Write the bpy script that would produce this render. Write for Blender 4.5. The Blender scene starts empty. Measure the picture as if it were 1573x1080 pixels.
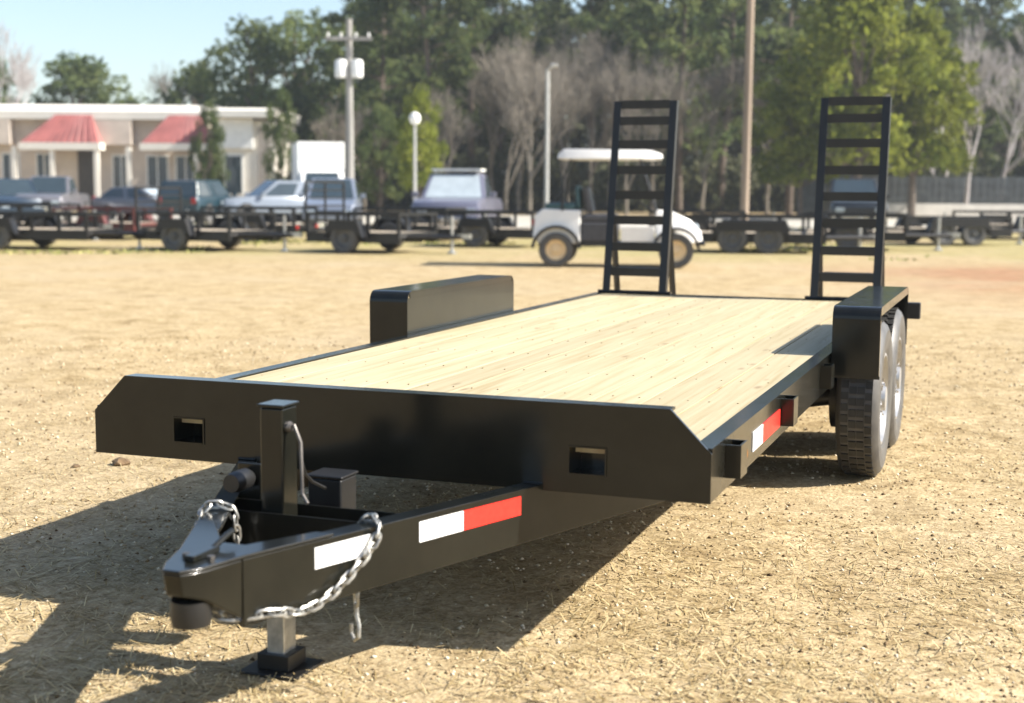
import bpy, bmesh, math, random
import numpy as np
from mathutils import Vector, Matrix
random.seed(7)
SC = bpy.context.scene
COL = SC.collection
R_ = math.radians

# ------------------------------------------------------------------ camera, sky, sun, exposure
CAM = np.array([1.8541, -3.813, 1.3425])
YAW, PITCH, ROLL, FPX = 0.3551, -0.1158, 0.0062, 2114.0
fwd = np.array([-math.sin(YAW)*math.cos(PITCH), math.cos(YAW)*math.cos(PITCH), math.sin(PITCH)])
rgt = np.array([math.cos(YAW), math.sin(YAW), 0.0])
upv = np.cross(rgt, fwd)
rgt2 = rgt*math.cos(ROLL)+upv*math.sin(ROLL)
up2 = -rgt*math.sin(ROLL)+upv*math.cos(ROLL)
cam_d = bpy.data.cameras.new('camera')
cam = bpy.data.objects.new('camera', cam_d)
COL.objects.link(cam)
cam.matrix_world = Matrix(((rgt2[0], up2[0], -fwd[0], CAM[0]), (rgt2[1], up2[1], -fwd[1], CAM[1]),
                           (rgt2[2], up2[2], -fwd[2], CAM[2]), (0, 0, 0, 1)))
cam_d.sensor_width = 36.0
cam_d.lens = 36.0*FPX/1573.0
cam_d.clip_start = 0.05
cam_d.clip_end = 3000
cam_d.dof.use_dof = True
cam_d.dof.focus_distance = 5.2
cam_d.dof.aperture_fstop = 2.4
SC.camera = cam

SUN = Vector((1.22, 0.30, 1.0)).normalized()
world = bpy.data.worlds.new('World')
SC.world = world
world.use_nodes = True
wn = world.node_tree
bg = wn.nodes['Background']
sky = wn.nodes.new('ShaderNodeTexSky')
sky.sky_type = 'NISHITA'
sky.sun_disc = False
sky.sun_elevation = math.asin(SUN.z)
sky.sun_rotation = math.atan2(SUN.x, SUN.y)
sky.air_density = 1.0
sky.dust_density = 1.2
wn.links.new(sky.outputs[0], bg.inputs[0])
bg.inputs[1].default_value = 0.092
sun_d = bpy.data.lights.new('sun', 'SUN')
sun_d.energy = 5.0
sun_d.angle = R_(0.53)
sun_d.color = (1.0, 0.94, 0.85)
sun = bpy.data.objects.new('sun', sun_d)
COL.objects.link(sun)
sun.rotation_euler = SUN.to_track_quat('Z', 'Y').to_euler()
SC.view_settings.view_transform = 'Standard'
SC.view_settings.look = 'None'
SC.view_settings.gamma = 1.0
SC.view_settings.exposure = 1.25
SC.view_settings.use_curve_mapping = False

F2 = np.array([-math.sin(YAW), math.cos(YAW)])
R2 = rgt[:2]


def at(u, d):
    """ground point at depth d metres along the view, u = column of the photograph"""
    q = CAM[:2] + F2*d + R2*((u-786.5)/FPX*d)
    return float(q[0]), float(q[1])


def hz(v, d):
    return CAM[2] + d*(294.0-v)/FPX

# ------------------------------------------------------------------ helpers
class MB:
    """collects simple shapes and links them as ONE mesh object"""
    def __init__(self):
        self.v = []; self.f = []; self.m = []
    def add(self, vs, fs, mi=0):
        n = len(self.v)
        self.v += [tuple(map(float, p)) for p in vs]
        self.f += [tuple(i+n for i in f) for f in fs]
        self.m += [mi]*len(fs)
        return self
    def box(self, x0, x1, y0, y1, z0, z1, mi=0, M=None):
        vs = [Vector((x, y, z)) for z in (z0, z1) for y in (y0, y1) for x in (x0, x1)]
        if M is not None: vs = [M @ p for p in vs]
        return self.add(vs, [(0, 2, 3, 1), (4, 5, 7, 6), (0, 1, 5, 4), (2, 6, 7, 3), (0, 4, 6, 2), (1, 3, 7, 5)], mi)
    def prism(self, poly, o, ax, ay, d, mi=0):
        o, ax, ay, d = Vector(o), Vector(ax), Vector(ay), Vector(d)
        n = len(poly)
        a = [o+ax*p[0]+ay*p[1] for p in poly]
        b = [p+d for p in a]
        fl = ax.cross(ay).dot(d) > 0
        fs = [tuple(range(n))[::-1] if fl else tuple(range(n)), tuple(range(n, 2*n)) if fl else tuple(range(n, 2*n))[::-1]]
        for i in range(n):
            j = (i+1) % n
            fs.append((i, j, n+j, n+i) if fl else (j, i, n+i, n+j))
        return self.add(a+b, fs, mi)
    def tube(self, pts, r, n=8, mi=0, cap=True, r2=None, closed=False):
        pts = [Vector(p) for p in pts]
        rs = [r + ((r2 if r2 is not None else r)-r)*i/max(1, len(pts)-1) for i in range(len(pts))]
        rings = []
        K = len(pts)
        ref = None
        for i, p in enumerate(pts):
            if closed: t = pts[(i+1) % K]-pts[i-1]
            else: t = pts[min(i+1, K-1)]-pts[max(i-1, 0)]
            t.normalize()
            if ref is None:
                ref = Vector((0, 0, 1)) if abs(t.z) < .9 else Vector((1, 0, 0))
            a = t.cross(ref).normalized(); b = a.cross(t).normalized()
            ref = b
            rings.append([p+(a*math.cos(2*math.pi*k/n)+b*math.sin(2*math.pi*k/n))*rs[i] for k in range(n)])
        vs = [q for rr in rings for q in rr]; fs = []
        for i in range(K if closed else K-1):
            j = (i+1) % K
            for k in range(n):
                l = (k+1) % n
                fs.append((i*n+k, j*n+k, j*n+l, i*n+l))
        if cap and not closed:
            fs.append(tuple(range(n))); fs.append(tuple(range((K-1)*n, K*n))[::-1])
        return self.add(vs, fs, mi)
    def lathe(self, prof, n=20, axis='z', o=(0, 0, 0), mi=0, cap=True):
        """profile of (radius, height) turned round an axis"""
        vs = []; fs = []
        o = Vector(o)
        for r, h in prof:
            for k in range(n):
                a = 2*math.pi*k/n
                c, s = r*math.cos(a), r*math.sin(a)
                vs.append(o+(Vector((c, s, h)) if axis == 'z' else Vector((h, c, s)) if axis == 'x' else Vector((s, h, c))))
        K = len(prof)
        for i in range(K-1):
            for k in range(n):
                l = (k+1) % n
                fs.append((i*n+k, i*n+l, (i+1)*n+l, (i+1)*n+k))
        if cap: fs.append(tuple(range(n))[::-1]); fs.append(tuple(range((K-1)*n, K*n)))
        return self.add(vs, fs, mi)
    def loft(self, secs, mi=0):
        n = len(secs[0]); vs = [p for s in secs for p in s]; fs = []
        for i in range(len(secs)-1):
            for k in range(n):
                l = (k+1) % n
                fs.append((i*n+k, i*n+l, (i+1)*n+l, (i+1)*n+k))
        fs.append(tuple(range(n))[::-1]); fs.append(tuple(range((len(secs)-1)*n, len(secs)*n)))
        return self.add(vs, fs, mi)
    def mesh(self, name, mats, sharp=35):
        me = bpy.data.meshes.new(name)
        me.from_pydata(self.v, [], self.f)
        if not isinstance(mats, (list, tuple)): mats = [mats]
        for m in mats: me.materials.append(m)
        if len(mats) > 1: me.polygons.foreach_set('material_index', self.m)
        me.polygons.foreach_set('use_smooth', [True]*len(self.f))
        me.set_sharp_from_angle(angle=R_(sharp))
        me.update()
        return me
    def build(self, name, mats, parent=None, bevel=0, loc=None, rot=None, fix=True):
        me = self.mesh(name, mats)
        if fix:
            b = bmesh.new(); b.from_mesh(me); bmesh.ops.recalc_face_normals(b, faces=b.faces); b.to_mesh(me); b.free()
        return link(name, me, parent, bevel, loc, rot)


def link(name, me, parent=None, bevel=0, loc=None, rot=None):
    o = bpy.data.objects.new(name, me)
    COL.objects.link(o)
    if parent is not None: o.parent = parent
    if loc is not None: o.location = loc
    if rot is not None: o.rotation_euler = rot
    if bevel:
        md = o.modifiers.new('bevel', 'BEVEL'); md.width = bevel; md.segments = 2
        md.limit_method = 'ANGLE'; md.angle_limit = R_(40); md.harden_normals = True
    return o


def tag(o, label=None, cat=None, group=None, kind=None):
    if label: o['label'] = label
    if cat: o['category'] = cat
    if group: o['group'] = group
    if kind: o['kind'] = kind
    return o


def thing(name, label, cat, loc=(0, 0, 0), rz=0, group=None):
    o = bpy.data.objects.new(name, None); COL.objects.link(o)
    o.location = loc; o.rotation_euler = (0, 0, rz)
    o.empty_display_size = 0.2
    return tag(o, label, cat, group)


def copy_tree(o, parent=None):
    c = o.copy(); COL.objects.link(c)
    if parent is not None: c.parent = parent
    for ch in list(o.children): copy_tree(ch, c)
    return c


def mat(name, col, rough=.6, metal=0., var=.15, scale=8., bump=0., bscale=60., col2=None, spec=.5, rand=0., coat=0., stretch=None, detail=5, crough=.1, dust=None, cior=1.5):
    m = bpy.data.materials.new(name); m.use_nodes = True
    nt = m.node_tree; p = nt.nodes['Principled BSDF']
    tc = nt.nodes.new('ShaderNodeTexCoord')
    src = tc.outputs['Object']
    if stretch:
        mp = nt.nodes.new('ShaderNodeMapping'); mp.inputs['Scale'].default_value = stretch
        nt.links.new(src, mp.inputs[0]); src = mp.outputs[0]
    nz = nt.nodes.new('ShaderNodeTexNoise'); nz.inputs['Scale'].default_value = scale; nz.inputs['Detail'].default_value = detail
    nt.links.new(src, nz.inputs['Vector'])
    cr = nt.nodes.new('ShaderNodeValToRGB')
    c2 = col2 or tuple(min(1, c*(1+var)) for c in col)
    c1 = col if col2 else tuple(c*(1-var) for c in col)
    cr.color_ramp.elements[0].position = .32; cr.color_ramp.elements[1].position = .68
    cr.color_ramp.elements[0].color = (*c1, 1); cr.color_ramp.elements[1].color = (*c2, 1)
    nt.links.new(nz.outputs['Fac'], cr.inputs[0])
    out = cr.outputs[0]
    if rand:
        oi = nt.nodes.new('ShaderNodeObjectInfo')
        hs = nt.nodes.new('ShaderNodeHueSaturation')
        mr = nt.nodes.new('ShaderNodeMapRange'); mr.inputs[3].default_value = 1-rand; mr.inputs[4].default_value = 1+rand
        nt.links.new(oi.outputs['Random'], mr.inputs[0]); nt.links.new(mr.outputs[0], hs.inputs['Value'])
        nt.links.new(out, hs.inputs['Color']); out = hs.outputs[0]
    if dust:
        dn = nt.nodes.new('ShaderNodeTexNoise'); dn.inputs['Scale'].default_value = 3.2; dn.inputs['Detail'].default_value = 9; dn.inputs['Roughness'].default_value = .7
        nt.links.new(src, dn.inputs['Vector'])
        dr = nt.nodes.new('ShaderNodeMapRange'); dr.inputs[1].default_value = .42; dr.inputs[2].default_value = .78; dr.inputs[4].default_value = dust
        nt.links.new(dn.outputs['Fac'], dr.inputs[0])
        dm = nt.nodes.new('ShaderNodeMixRGB'); dm.inputs[2].default_value = (.26, .21, .14, 1)
        nt.links.new(dr.outputs[0], dm.inputs[0]); nt.links.new(out, dm.inputs[1]); out = dm.outputs[0]
        if coat:
            rr = nt.nodes.new('ShaderNodeMapRange'); rr.inputs[1].default_value = .3; rr.inputs[2].default_value = .75; rr.inputs[3].default_value = crough*.75; rr.inputs[4].default_value = crough*1.6
            nt.links.new(dn.outputs['Fac'], rr.inputs[0]); nt.links.new(rr.outputs[0], p.inputs['Coat Roughness'])
    nt.links.new(out, p.inputs['Base Color'])
    p.inputs['Roughness'].default_value = rough; p.inputs['Metallic'].default_value = metal
    p.inputs['Specular IOR Level'].default_value = spec
    if coat: p.inputs['Coat Weight'].default_value = coat; p.inputs['Coat Roughness'].default_value = crough; p.inputs['Coat IOR'].default_value = cior
    if bump:
        n2 = nt.nodes.new('ShaderNodeTexNoise'); n2.inputs['Scale'].default_value = bscale; n2.inputs['Detail'].default_value = 6
        nt.links.new(src, n2.inputs['Vector'])
        b = nt.nodes.new('ShaderNodeBump'); b.inputs['Strength'].default_value = bump; b.inputs['Distance'].default_value = .01
        nt.links.new(n2.outputs['Fac'], b.inputs['Height']); nt.links.new(b.outputs[0], p.inputs['Normal'])
    return m


M = {}
M['paint'] = mat('black_gloss_paint', (.004, .0045, .0035), 0.38, 0, .3, 5, .10, 7, col2=(.008, .0085, .006), coat=1.0, spec=.12, crough=.13, dust=.03, cior=1.36)
M['paint_dull'] = mat('black_dull_paint', (.007, .0065, .006), .42, 0, .3, 6, .05, 60, dust=.02)
M['steel'] = mat('dark_steel', (.12, .11, .10), .42, .6, .3, 20, .08, 80)
M['zinc'] = mat('galvanised_steel', (.50, .50, .48), .36, .85, .2, 40, .05, 100)
M['rubber'] = mat('tyre_rubber', (.055, .053, .051), .5, 0, .25, 12, .1, 60, col2=(.095, .09, .082))
M['tread'] = mat('shaded_tread_rubber', (.016, .016, .015), .65, 0, .25, 12, dust=.10)  # deep shade on the tread put into its colour, darker than the sidewall rubber
M['screw'] = mat('brown_coated_screw', (.33, .26, .155), .5, .3, .2, 60)
M['chain'] = mat('dull_chain_steel', (.36, .355, .33), .4, .75, .35, 60, .1, 100)
M['rim_grey'] = mat('rim_silver', (.42, .42, .42), .4, .7, .1, 10)
M['rim_white'] = mat('rim_white', (.7, .7, .68), .4, 0, .1, 10)
M['rim_dark'] = mat('rim_dark_steel', (.10, .10, .10), .45, .5, .1, 10)
M['rim_tan'] = mat('rim_tan', (.72, .55, .32), .5, 0, .12, 10)
M['white_tape'] = mat('white_reflective', (.88, .88, .86), .35, 0, .05, 60)
M['red_tape'] = mat('red_reflective', (.75, .03, .02), .35, 0, .2, 60)
M['red_lens'] = mat('red_lens', (.30, .01, .01), .15, 0, .1, 60)
M['amber_lens'] = mat('amber_lens', (.6, .2, .02), .15, 0, .1, 60)
M['white_metal'] = mat('white_painted_metal', (.80, .80, .77), .4, 0, .06, 4)
M['cart_white'] = mat('cart_white', (.82, .80, .76), .3, 0, .05, 4, coat=.4)
M['vinyl'] = mat('dark_vinyl', (.05, .05, .055), .5, 0, .2, 12)
M['teal_fabric'] = mat('teal_vinyl', (.03, .08, .09), .5, 0, .2, 12)
M['glass'] = mat('dark_glass', (.03, .045, .055), .06, 0, .1, 3, spec=.8)
M['glass_pale'] = mat('pale_glass', (.35, .40, .43), .08, 0, .1, 3, spec=.8)
M['chrome'] = mat('chrome', (.75, .75, .76), .15, 1., .05, 10)
M['plastic'] = mat('black_plastic', (.012, .012, .012), .45, 0, .2, 20)
M['rust'] = mat('rusty_frame', (.06, .03, .022), .7, 0, .4, 14, .1, 60)


def wood():
    m = bpy.data.materials.new('pine_board'); m.use_nodes = True
    nt = m.node_tree; p = nt.nodes['Principled BSDF']
    tc = nt.nodes.new('ShaderNodeTexCoord'); mp = nt.nodes.new('ShaderNodeMapping')
    oi = nt.nodes.new('ShaderNodeObjectInfo')
    nt.links.new(tc.outputs['Object'], mp.inputs[0])
    cmb = nt.nodes.new('ShaderNodeCombineXYZ')
    mul = nt.nodes.new('ShaderNodeMath'); mul.operation = 'MULTIPLY'; mul.inputs[1].default_value = 40
    nt.links.new(oi.outputs['Random'], mul.inputs[0])
    for i in range(3): nt.links.new(mul.outputs[0], cmb.inputs[i])
    nt.links.new(cmb.outputs[0], mp.inputs['Location'])
    mp.inputs['Scale'].default_value = (16, .55, 16)
    n1 = nt.nodes.new('ShaderNodeTexNoise'); n1.inputs['Scale'].default_value = 2.2; n1.inputs['Detail'].default_value = 7; n1.inputs['Distortion'].default_value = .6
    nt.links.new(mp.outputs[0], n1.inputs['Vector'])
    cr = nt.nodes.new('ShaderNodeValToRGB')
    e = cr.color_ramp.elements
    e[0].position = .28; e[0].color = (.385, .305, .160, 1)
    e[1].position = .62; e[1].color = (.50, .425, .262, 1)
    x = e.new(.45); x.color = (.455, .378, .222, 1)
    nt.links.new(n1.outputs['Fac'], cr.inputs[0])
    # knots
    mp2 = nt.nodes.new('ShaderNodeMapping'); mp2.inputs['Scale'].default_value = (7, 2.2, 7)
    nt.links.new(tc.outputs['Object'], mp2.inputs[0]); nt.links.new(cmb.outputs[0], mp2.inputs['Location'])
    vo = nt.nodes.new('ShaderNodeTexVoronoi'); vo.inputs['Scale'].default_value = 1.0
    nt.links.new(mp2.outputs[0], vo.inputs['Vector'])
    kr = nt.nodes.new('ShaderNodeMapRange'); kr.inputs[1].default_value = .04; kr.inputs[2].default_value = .13; kr.inputs[3].default_value = .6; kr.inputs[4].default_value = 0
    nt.links.new(vo.outputs['Distance'], kr.inputs[0])
    mx = nt.nodes.new('ShaderNodeMixRGB'); mx.inputs[2].default_value = (.22, .13, .06, 1)
    nt.links.new(kr.outputs[0], mx.inputs[0]); nt.links.new(cr.outputs[0], mx.inputs[1])
    hs = nt.nodes.new('ShaderNodeHueSaturation')
    mr = nt.nodes.new('ShaderNodeMapRange'); mr.inputs[3].default_value = .82; mr.inputs[4].default_value = .97
    nt.links.new(oi.outputs['Random'], mr.inputs[0]); nt.links.new(mr.outputs[0], hs.inputs['Value'])
    nt.links.new(mx.outputs[0], hs.inputs['Color'])
    nt.links.new(hs.outputs[0], p.inputs['Base Color'])
    p.inputs['Roughness'].default_value = .62
    b = nt.nodes.new('ShaderNodeBump'); b.inputs['Strength'].default_value = .25; b.inputs['Distance'].default_value = .004
    nt.links.new(n1.outputs['Fac'], b.inputs['Height']); nt.links.new(b.outputs[0], p.inputs['Normal'])
    return m


M['wood'] = wood()

# ------------------------------------------------------------------ ground
def smooth_noise(x, y, cell, seed):
    rng = np.random.RandomState(seed); g = rng.rand(256, 256)
    fx, fy = x/cell, y/cell
    ix, iy = np.floor(fx).astype(int), np.floor(fy).astype(int)
    tx, ty = fx-ix, fy-iy
    tx = tx*tx*(3-2*tx); ty = ty*ty*(3-2*ty)
    a = g[ix % 256, iy % 256]; b = g[(ix+1) % 256, iy % 256]; c = g[ix % 256, (iy+1) % 256]; d = g[(ix+1) % 256, (iy+1) % 256]
    return (a*(1-tx)+b*tx)*(1-ty)+(c*(1-tx)+d*tx)*ty - .5


def ground_z(x, y):
    near = np.clip(1-np.hypot(x-.5, y-1)/30, 0, 1)
    z = smooth_noise(x, y, .9, 1)*.018+smooth_noise(x, y, .31, 2)*.012+smooth_noise(x, y, .12, 3)*.007
    # faint wheel ruts right of the trailer
    for off in (2.6, 4.1):
        w = np.exp(-((x-off-.12*np.sin(y*.35)-.05*(y-3))/.16)**2)*np.clip((y-1.0)/2, 0, 1)
        z = z-.03*w
    return z*near


def axis_coords(lo, hi, step, far, grow=1.12):
    c = list(np.arange(lo, hi, step)); s = step
    while c[-1] < far: s *= grow; c.append(c[-1]+s)
    s = step
    while c[0] > -far: s *= grow; c.insert(0, c[0]-s)
    return np.array(c)


def build_ground():
    xs = axis_coords(-5, 6, .055, 900); ys = axis_coords(-3.5, 9, .055, 900)
    X, Y = np.meshgrid(xs, ys); Z = ground_z(X, Y)
    nx, ny = len(xs), len(ys)
    v = np.stack([X, Y, Z], -1).reshape(-1, 3)
    i = np.arange(nx*ny).reshape(ny, nx)
    q = np.stack([i[:-1, :-1], i[:-1, 1:], i[1:, 1:], i[1:, :-1]], -1).reshape(-1, 4)
    me = quads_mesh('ground', v, q)
    me.polygons.foreach_set('use_smooth', [True]*len(q))
    m = bpy.data.materials.new('dry_ground'); m.use_nodes = True
    nt = m.node_tree; L = nt.links; N = nt.nodes.new; p = nt.nodes['Principled BSDF']
    geo = N('ShaderNodeNewGeometry')
    def noise(s, d=5, dist=0):
        n = N('ShaderNodeTexNoise'); n.inputs['Scale'].default_value = s; n.inputs['Detail'].default_value = d; n.inputs['Distortion'].default_value = dist
        L.new(geo.outputs['Position'], n.inputs['Vector']); return n.outputs['Fac']
    def ramp(src, stops):
        c = N('ShaderNodeValToRGB'); e = c.color_ramp.elements
        e[0].position, e[0].color = stops[0][0], (*stops[0][1], 1); e[1].position, e[1].color = stops[-1][0], (*stops[-1][1], 1)
        for s, cc in stops[1:-1]:
            k = e.new(s); k.color = (*cc, 1)
        L.new(src, c.inputs[0]); return c.outputs[0]
    def mix(f, a, b, mode='MIX'):
        x = N('ShaderNodeMixRGB'); x.blend_type = mode
        if isinstance(f, float): x.inputs[0].default_value = f
        else: L.new(f, x.inputs[0])
        for k, s in ((1, a), (2, b)):
            if isinstance(s, tuple): x.inputs[k].default_value = (*s, 1)
            else: L.new(s, x.inputs[k])
        return x.outputs[0]
    def mrange(src, a, b, c=0., d=1.):
        r = N('ShaderNodeMapRange'); r.inputs[1].default_value = a; r.inputs[2].default_value = b; r.inputs[3].default_value = c; r.inputs[4].default_value = d
        L.new(src, r.inputs[0]); return r.outputs[0]
    def math_(op, a, b):
        r = N('ShaderNodeMath'); r.operation = op
        for k, s in ((0, a), (1, b)):
            if isinstance(s, (int, float)): r.inputs[k].default_value = s
            else: L.new(s, r.inputs[k])
        return r.outputs[0]
    fine = ramp(noise(85, 6), [(.3, (0.165, 0.112, 0.056)), (.45, (0.330, 0.248, 0.135)), (.56, (0.396, 0.308, 0.177)), (.7, (0.577, 0.480, 0.323))])
    med = ramp(noise(9, 5, .5), [(.3, (0.272, 0.201, 0.102)), (.5, (0.375, 0.288, 0.161)), (.7, (0.437, 0.348, 0.210))])
    c = mix(.55, med, fine)
    mot = ramp(noise(3.1, 7, .7), [(.30, (.62, .58, .50)), (.46, (.95, .94, .90)), (.54, (1.0, 1.0, 1.0)), (.70, (1.22, 1.24, 1.28))])
    c = mix(.85, c, mot, 'MULTIPLY')
    mot2 = ramp(noise(24, 4, .4), [(.32, (.60, .55, .46)), (.5, (1., 1., 1.)), (.68, (1.25, 1.27, 1.30))])
    c = mix(.8, c, mot2, 'MULTIPLY')
    big = noise(.45, 4, .4)
    c = mix(mrange(big, .45, .7, 0, .55), c, mix(.5, fine, (0.412, 0.345, 0.247)))      # pale gravelly patches
    # direction along the view, metres from the trailer's front
    sp = N('ShaderNodeSeparateXYZ'); L.new(geo.outputs['Position'], sp.inputs[0])
    along = math_('ADD', math_('MULTIPLY', math_('SUBTRACT', sp.outputs[0], float(CAM[0])), float(F2[0])), math_('MULTIPLY', math_('SUBTRACT', sp.outputs[1], float(CAM[1])), float(F2[1])))
    side = math_('ADD', math_('MULTIPLY', math_('SUBTRACT', sp.outputs[0], float(CAM[0])), float(R2[0])), math_('MULTIPLY', math_('SUBTRACT', sp.outputs[1], float(CAM[1])), float(R2[1])))
    n2 = noise(.22, 5, .6); n3 = noise(1.6, 5)
    # green-yellow grass where the parked trailers stand
    gr = math_('MULTIPLY', mrange(along, 25, 30, 0, .75), mrange(along, 60, 46))
    gr = math_('MULTIPLY', gr, mrange(math_('ADD', n2, math_('MULTIPLY', n3, .5)), .58, .85))
    c = mix(gr, c, ramp(noise(4, 5), [(.3, (.19, .18, .06)), (.7, (.36, .31, .13))]))
    # reddish bare dirt at the far right
    rd = math_('MULTIPLY', math_('MULTIPLY', mrange(along, 15, 19), mrange(along, 28, 24)), mrange(side, 4.5, 8))
    rd = math_('MULTIPLY', rd, mrange(math_('ADD', n2, math_('MULTIPLY', n3, .5)), .5, .8))
    c = mix(rd, c, ramp(noise(2.5, 5), [(.3, (.20, .105, .055)), (.7, (.38, .22, .125))]))
    # small damp or olive stains and dark specks
    c = mix(mrange(noise(2.3, 6, .8), .60, .72, 0, .5), c, (.24, .18, .09))
    c = mix(mrange(noise(38, 3), .64, .70, 0, .6), c, (.19, .14, .08))
    L.new(c, p.inputs['Base Color']); p.inputs['Roughness'].default_value = .95; p.inputs['Specular IOR Level'].default_value = .15
    b = N('ShaderNodeBump'); b.inputs['Strength'].default_value = .65; b.inputs['Distance'].default_value = .012
    L.new(math_('ADD', noise(60, 6), math_('MULTIPLY', noise(14, 4), .8)), b.inputs['Height']); L.new(b.outputs[0], p.inputs['Normal'])
    me.materials.append(m)
    o = link('ground', me); tag(o, kind='structure')


def quads_mesh(name, v, q):
    me = bpy.data.meshes.new(name)
    k = q.shape[1]
    me.vertices.add(len(v)); me.vertices.foreach_set('co', np.asarray(v, np.float32).ravel())
    me.loops.add(q.size); me.loops.foreach_set('vertex_index', q.astype(np.int32).ravel())
    me.polygons.add(len(q)); me.polygons.foreach_set('loop_start', np.arange(0, q.size, k, dtype=np.int32))
    me.update(calc_edges=True)
    return me


build_ground()

# pale lot road behind the parked trailers
def far_strip(name, d0, d1, u0, u1, z, m):
    pts = [at(u0, d0), at(u1, d0), at(u1, d1), at(u0, d1)]
    b = MB(); b.add([(x, y, zz) for zz in (z-.05, z) for x, y in pts], [(3, 2, 1, 0), (4, 5, 6, 7), (0, 1, 5, 4), (1, 2, 6, 5), (2, 3, 7, 6), (3, 0, 4, 7)])
    o = b.build(name, m); tag(o, kind='structure'); return o


M['asphalt'] = mat('sun_bleached_lot', (.38, .355, .30), .9, 0, .15, .6, .2, 30)
far_strip('road', 50, 77, -900, 2600, .012, M['asphalt'])


def scatter():
    rng = np.random.RandomState(11)
    # stones: eight-sided lumps
    n = 34000
    d = 2.2*np.exp(rng.rand(n)*1.75); s = (rng.rand(n)-.5)*d*1.25
    x = CAM[0]+F2[0]*d+R2[0]*s; y = CAM[1]+F2[1]*d+R2[1]*s
    keep = smooth_noise(x, y, .8, 21)+.6*smooth_noise(x, y, .25, 22)+rng.rand(n)*.6 > .12
    x, y, d = x[keep], y[keep], d[keep]; n = len(x)
    sz = (.0024+.0056*rng.rand(n)**2.2)*(1+.12*d)*.8
    base = np.array([[1, 0, 0], [0, 1, 0], [-1, 0, 0], [0, -1, 0], [0, 0, .75], [0, 0, -.75]])
    fc = np.array([[0, 1, 4], [1, 2, 4], [2, 3, 4], [3, 0, 4], [1, 0, 5], [2, 1, 5], [3, 2, 5], [0, 3, 5]])
    a = rng.rand(n)*6.283; jit = 1+.6*(rng.rand(n, 6, 3)-.5)
    bs = base[None]*jit*sz[:, None, None]
    ca, sa = np.cos(a)[:, None], np.sin(a)[:, None]
    px = bs[..., 0]*ca-bs[..., 1]*sa+x[:, None]; py = bs[..., 0]*sa+bs[..., 1]*ca+y[:, None]
    pz = bs[..., 2]+(ground_z(x, y)+sz*.2)[:, None]
    v = np.stack([px, py, pz], -1).reshape(-1, 3)
    f = (fc[None]+6*np.arange(n)[:, None, None]).reshape(-1, 3)
    me = quads_mesh('gravel', v, f)
    at_ = me.attributes.new('tone', 'FLOAT', 'POINT'); at_.data.foreach_set('value', np.repeat(rng.rand(n), 6).astype(np.float32))
    me.materials.append(tone_mat('gravel_stone', [(.0, (0.082, 0.051, 0.026)), (.3, (0.279, 0.198, 0.104)), (.6, (0.426, 0.340, 0.207)), (1., (0.640, 0.553, 0.407))]))
    tag(link('gravel', me), kind='stuff', label='small tan stones strewn over the dry ground', cat='gravel')
    # dry grass bits lying flat
    n = 75000
    d = 2.2*np.exp(rng.rand(n)*1.9); s = (rng.rand(n)-.5)*d*1.25
    x = CAM[0]+F2[0]*d+R2[0]*s; y = CAM[1]+F2[1]*d+R2[1]*s
    keep = smooth_noise(x, y, 1.1, 31)+.6*smooth_noise(x, y, .3, 32)+rng.rand(n)*.5 > .2
    x, y = x[keep], y[keep]; n = len(x)
    a = rng.rand(n)*6.283; l = .012+.035*rng.rand(n); w = .0008+.0012*rng.rand(n)
    z = ground_z(x, y)+.003
    dx, dy = np.cos(a), np.sin(a); lift = rng.rand(n)**2*.02
    P = np.stack([np.stack([x-dx*l-dy*w, y-dy*l+dx*w, z], -1), np.stack([x-dx*l+dy*w, y-dy*l-dx*w, z], -1),
                  np.stack([x+dx*l+dy*w, y+dy*l-dx*w, z+lift], -1), np.stack([x+dx*l-dy*w, y+dy*l+dx*w, z+lift], -1)], 1).reshape(-1, 3)
    me = quads_mesh('dry_grass', P, np.arange(4*n).reshape(-1, 4))
    at_ = me.attributes.new('tone', 'FLOAT', 'POINT'); at_.data.foreach_set('value', np.repeat(rng.rand(n), 4).astype(np.float32))
    me.materials.append(tone_mat('straw', [(0., (0.213, 0.150, 0.059)), (.5, (0.394, 0.300, 0.148)), (1., (0.558, 0.458, 0.266))]))
    tag(link('dry_grass', me), kind='stuff', label='short bits of dry straw lying over the ground', cat='grass')
    # low living tufts where the parked trailers stand
    n = 60000
    d = 19+36*rng.rand(n)**1.2; s = (rng.rand(n)-.5)*d*1.05
    x = CAM[0]+F2[0]*d+R2[0]*s; y = CAM[1]+F2[1]*d+R2[1]*s
    keep = (smooth_noise(x, y, 3.2, 41)+.6*smooth_noise(x, y, .9, 42) > .22+.6*np.clip((30-d)/5, 0, 1))
    x, y = x[keep], y[keep]; n = len(x)
    a = rng.rand(n)*6.283; w = .02+.03*rng.rand(n); h = .02+.05*rng.rand(n); z = 0*x
    P = np.stack([np.stack([x-np.cos(a)*w, y-np.sin(a)*w, z], -1), np.stack([x+np.cos(a)*w, y+np.sin(a)*w, z], -1),
                  np.stack([x+(rng.rand(n)-.5)*.08, y+(rng.rand(n)-.5)*.08, h], -1)], 1).reshape(-1, 3)
    me = quads_mesh('grass', P, np.arange(3*n).reshape(-1, 3))
    at_ = me.attributes.new('tone', 'FLOAT', 'POINT'); at_.data.foreach_set('value', np.repeat(rng.rand(n), 3).astype(np.float32))
    me.materials.append(tone_mat('grass_blade', [(0., (.10, .13, .03)), (.5, (.24, .25, .07)), (1., (.42, .36, .16))]))
    tag(link('grass', me), kind='stuff', label='low green and yellow grass tufts around the parked trailers', cat='grass')


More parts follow.
